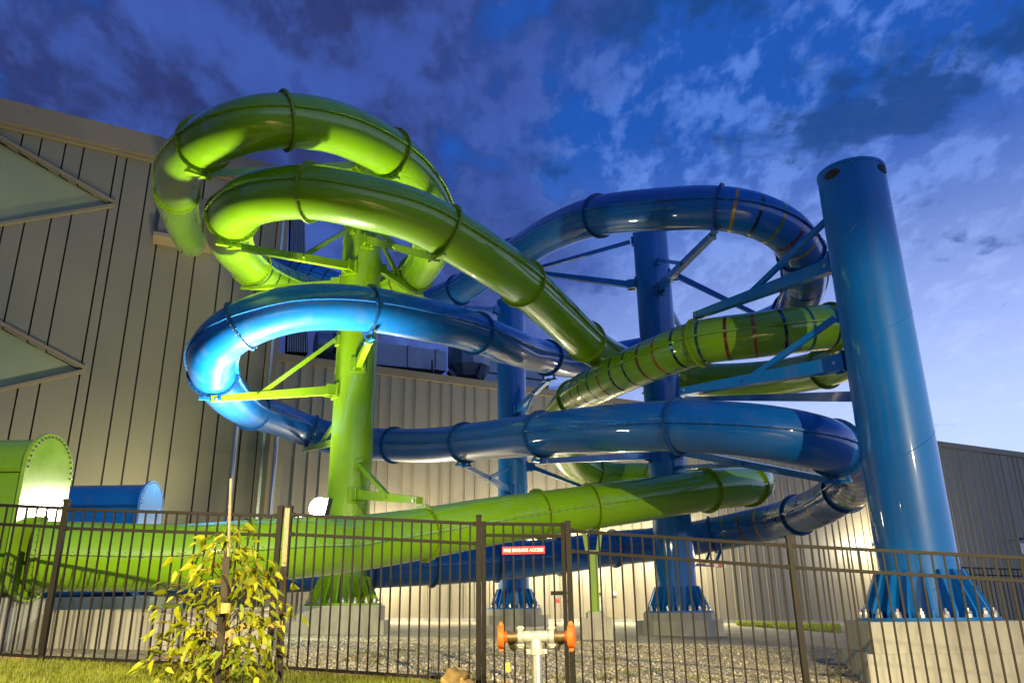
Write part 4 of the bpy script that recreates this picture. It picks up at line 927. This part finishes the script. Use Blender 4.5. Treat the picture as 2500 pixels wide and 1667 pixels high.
# visible floodlight on a bracket in front of the green column
fl = P(782, 1240, 17.4); ft_ = thing('floodlight', 'glaring white floodlight above the green tube beside the green column', 'floodlight', loc=fl)
dv = Vector((-.55, -.75, .22)).normalized(); sx = Vector((dv.y, -dv.x, 0)).normalized(); uz = sx.cross(dv)
mb = MB(); mb.box(fl, (.27, .06, .20), (sx, dv, uz)); o = mb.build('lamp_housing', DARK); child(o, ft_)
bm = bmesh.new(); bmesh.ops.create_uvsphere(bm, u_segments=32, v_segments=18, radius=1.0)
for v in bm.verts: v.co = fl + sx * (v.co.x * .23) + dv * (.06 + max(0, v.co.y) * .16) + uz * (v.co.z * .21)
me = bpy.data.meshes.new('lamp_lens'); bm.to_mesh(me); bm.free(); me.materials.append(LENS); o = obj('lamp_lens', me); child(o, ft_)
gb = gcol[1]; hz_ = Vector((gb.x, gb.y, fl.z)); da = (hz_ - fl); da.z = 0; mb = MB(); mb.bar(fl - dv * .05 - Vector((0, 0, .22)), fl + da.normalized() * (da.length - gcol[2]) - Vector((0, 0, .22)), .05, .05); mb.bar(fl - dv * .08 - Vector((0, 0, .22)), fl - dv * .08, .2, .03); o = mb.build('lamp_bracket', GREEN_P); child(o, ft_)
FLOODC = (1.0, .95, .66)
spot('floodlight_beam', fl + dv * .3, fl + Vector((-.45, -.40, .90)), FLOOD_W, FLOODC, 122, .4, 1.0)
pointl('floodlight_spill', fl + dv * .25, FLOOD_W * .035, FLOODC, .35)
# street light on the path behind the photographer
def street(px, py, h, power, tgt, label, cone=104):
    z = G(px, py); r = thing('street_lamp', label, 'street lamp', loc=(px, py, z))
    mb = MB(); mb.cyl((px, py, z), (px, py, z + h), .09, .06, n=14); o = mb.build('lamp_pole', STEEL, smooth=True); child(o, r)
    mb = MB(); mb.box((px, py + .35, z + h), (.14, .38, .05)); o = mb.build('lamp_head', DARK); child(o, r)
    spot('street_lamp_beam', (px, py + .35, z + h - .08), tgt, power, (1.0, .82, .44), cone, .03, .6)
street(5.5, -4.5, 5.2, STREET_W, (2.2, 1.2, .0), 'street lamp on the path facing the gate and the huge column', 88)
street(-5.8, 1.2, 3.9, STREET_W * .36, (-3.9, 5.9, .2), 'short path lamp on the lawn facing the sapling', 82)
street(11.5, -7.0, 7.0, STREET_W * .75, (6.3, 11.9, 2.2), 'tall car park lamp facing the huge blue column', 34)
# wall lights on the hall behind the slides
def wall_lamp(u, z, label, power, col=(1.0, .90, .66)):
    p = wp(u, z, .35); r = thing('wall_lamp', label, 'wall lamp', 'wall lamps along the hall', loc=p)
    mb = MB(); mb.box(p, (.16, .10, .07), (WU, WN, Vector((0, 0, 1)))); o = mb.build('lamp_housing', DARK); child(o, r)
    mb = MB(); mb.bar(p - WN * .1, p - WN * .34, .08, .08); o = mb.build('lamp_bracket', DARK); child(o, r)
    pointl('wall_lamp_glow', p + WN * 1.3 - Vector((0, 0, .1)), power, col, .12)
for px, py, lb in ((940, 1352, 'wall lamp low behind the blue tube beside the green column'), (1262, 1340, 'wall lamp hidden behind the short far blue column'), (1450, 1345, 'wall lamp hidden behind the low blue tube and the slim green post'), (1645, 1335, 'wall lamp hidden behind the column inside the blue coil'), (2135, 1330, 'wall lamp hidden behind the huge blue column')):
    uu, zz = wall_uv(px, py); wall_lamp(uu, zz, lb, WALL_W)

# ground floodlights at the foot of the tower, behind the low green tube, washing wall and coils from below
def ground_flood(px, py, z, tgt, power, label, cone=96):
    p = P(px, py, z); gz = G(p.x, p.y); p.z = max(p.z, gz + .25); r = thing('ground_floodlight', label, 'floodlight', 'floodlights at the foot of the tower', loc=(p.x, p.y, gz))
    d = (Vector(tgt) - p).normalized(); sx = Vector((d.y, -d.x, 0)).normalized(); uz = sx.cross(d)
    mb = MB(); mb.box(p - d * .06, (.2, .05, .15), (sx, d, uz)); o = mb.build('lamp_housing', DARK); child(o, r)
    mb = MB(); mb.bar((p.x, p.y, gz - .05), p - d * .1, .06, .06); o = mb.build('lamp_bracket', DARK); child(o, r)
    spot('ground_flood_beam', p + d * .05, tgt, power, FLOODC, cone, .4, .9)
for px, z, tg, pw_, lb in ((325, 22.3, (-15.5, 26.5, 8.5), 2600, 'floodlight at the tower foot behind the blue end plate'), (560, 18.6, (-7.4, 20.6, 10), 6500, 'floodlight low behind the green tube beside the sapling'), (650, 22.5, (-4.6, 17.0, 9), 4600, 'floodlight at the wall foot beside the tower corner')):
    ground_flood(px, 1405, z, tg, pw_, lb)
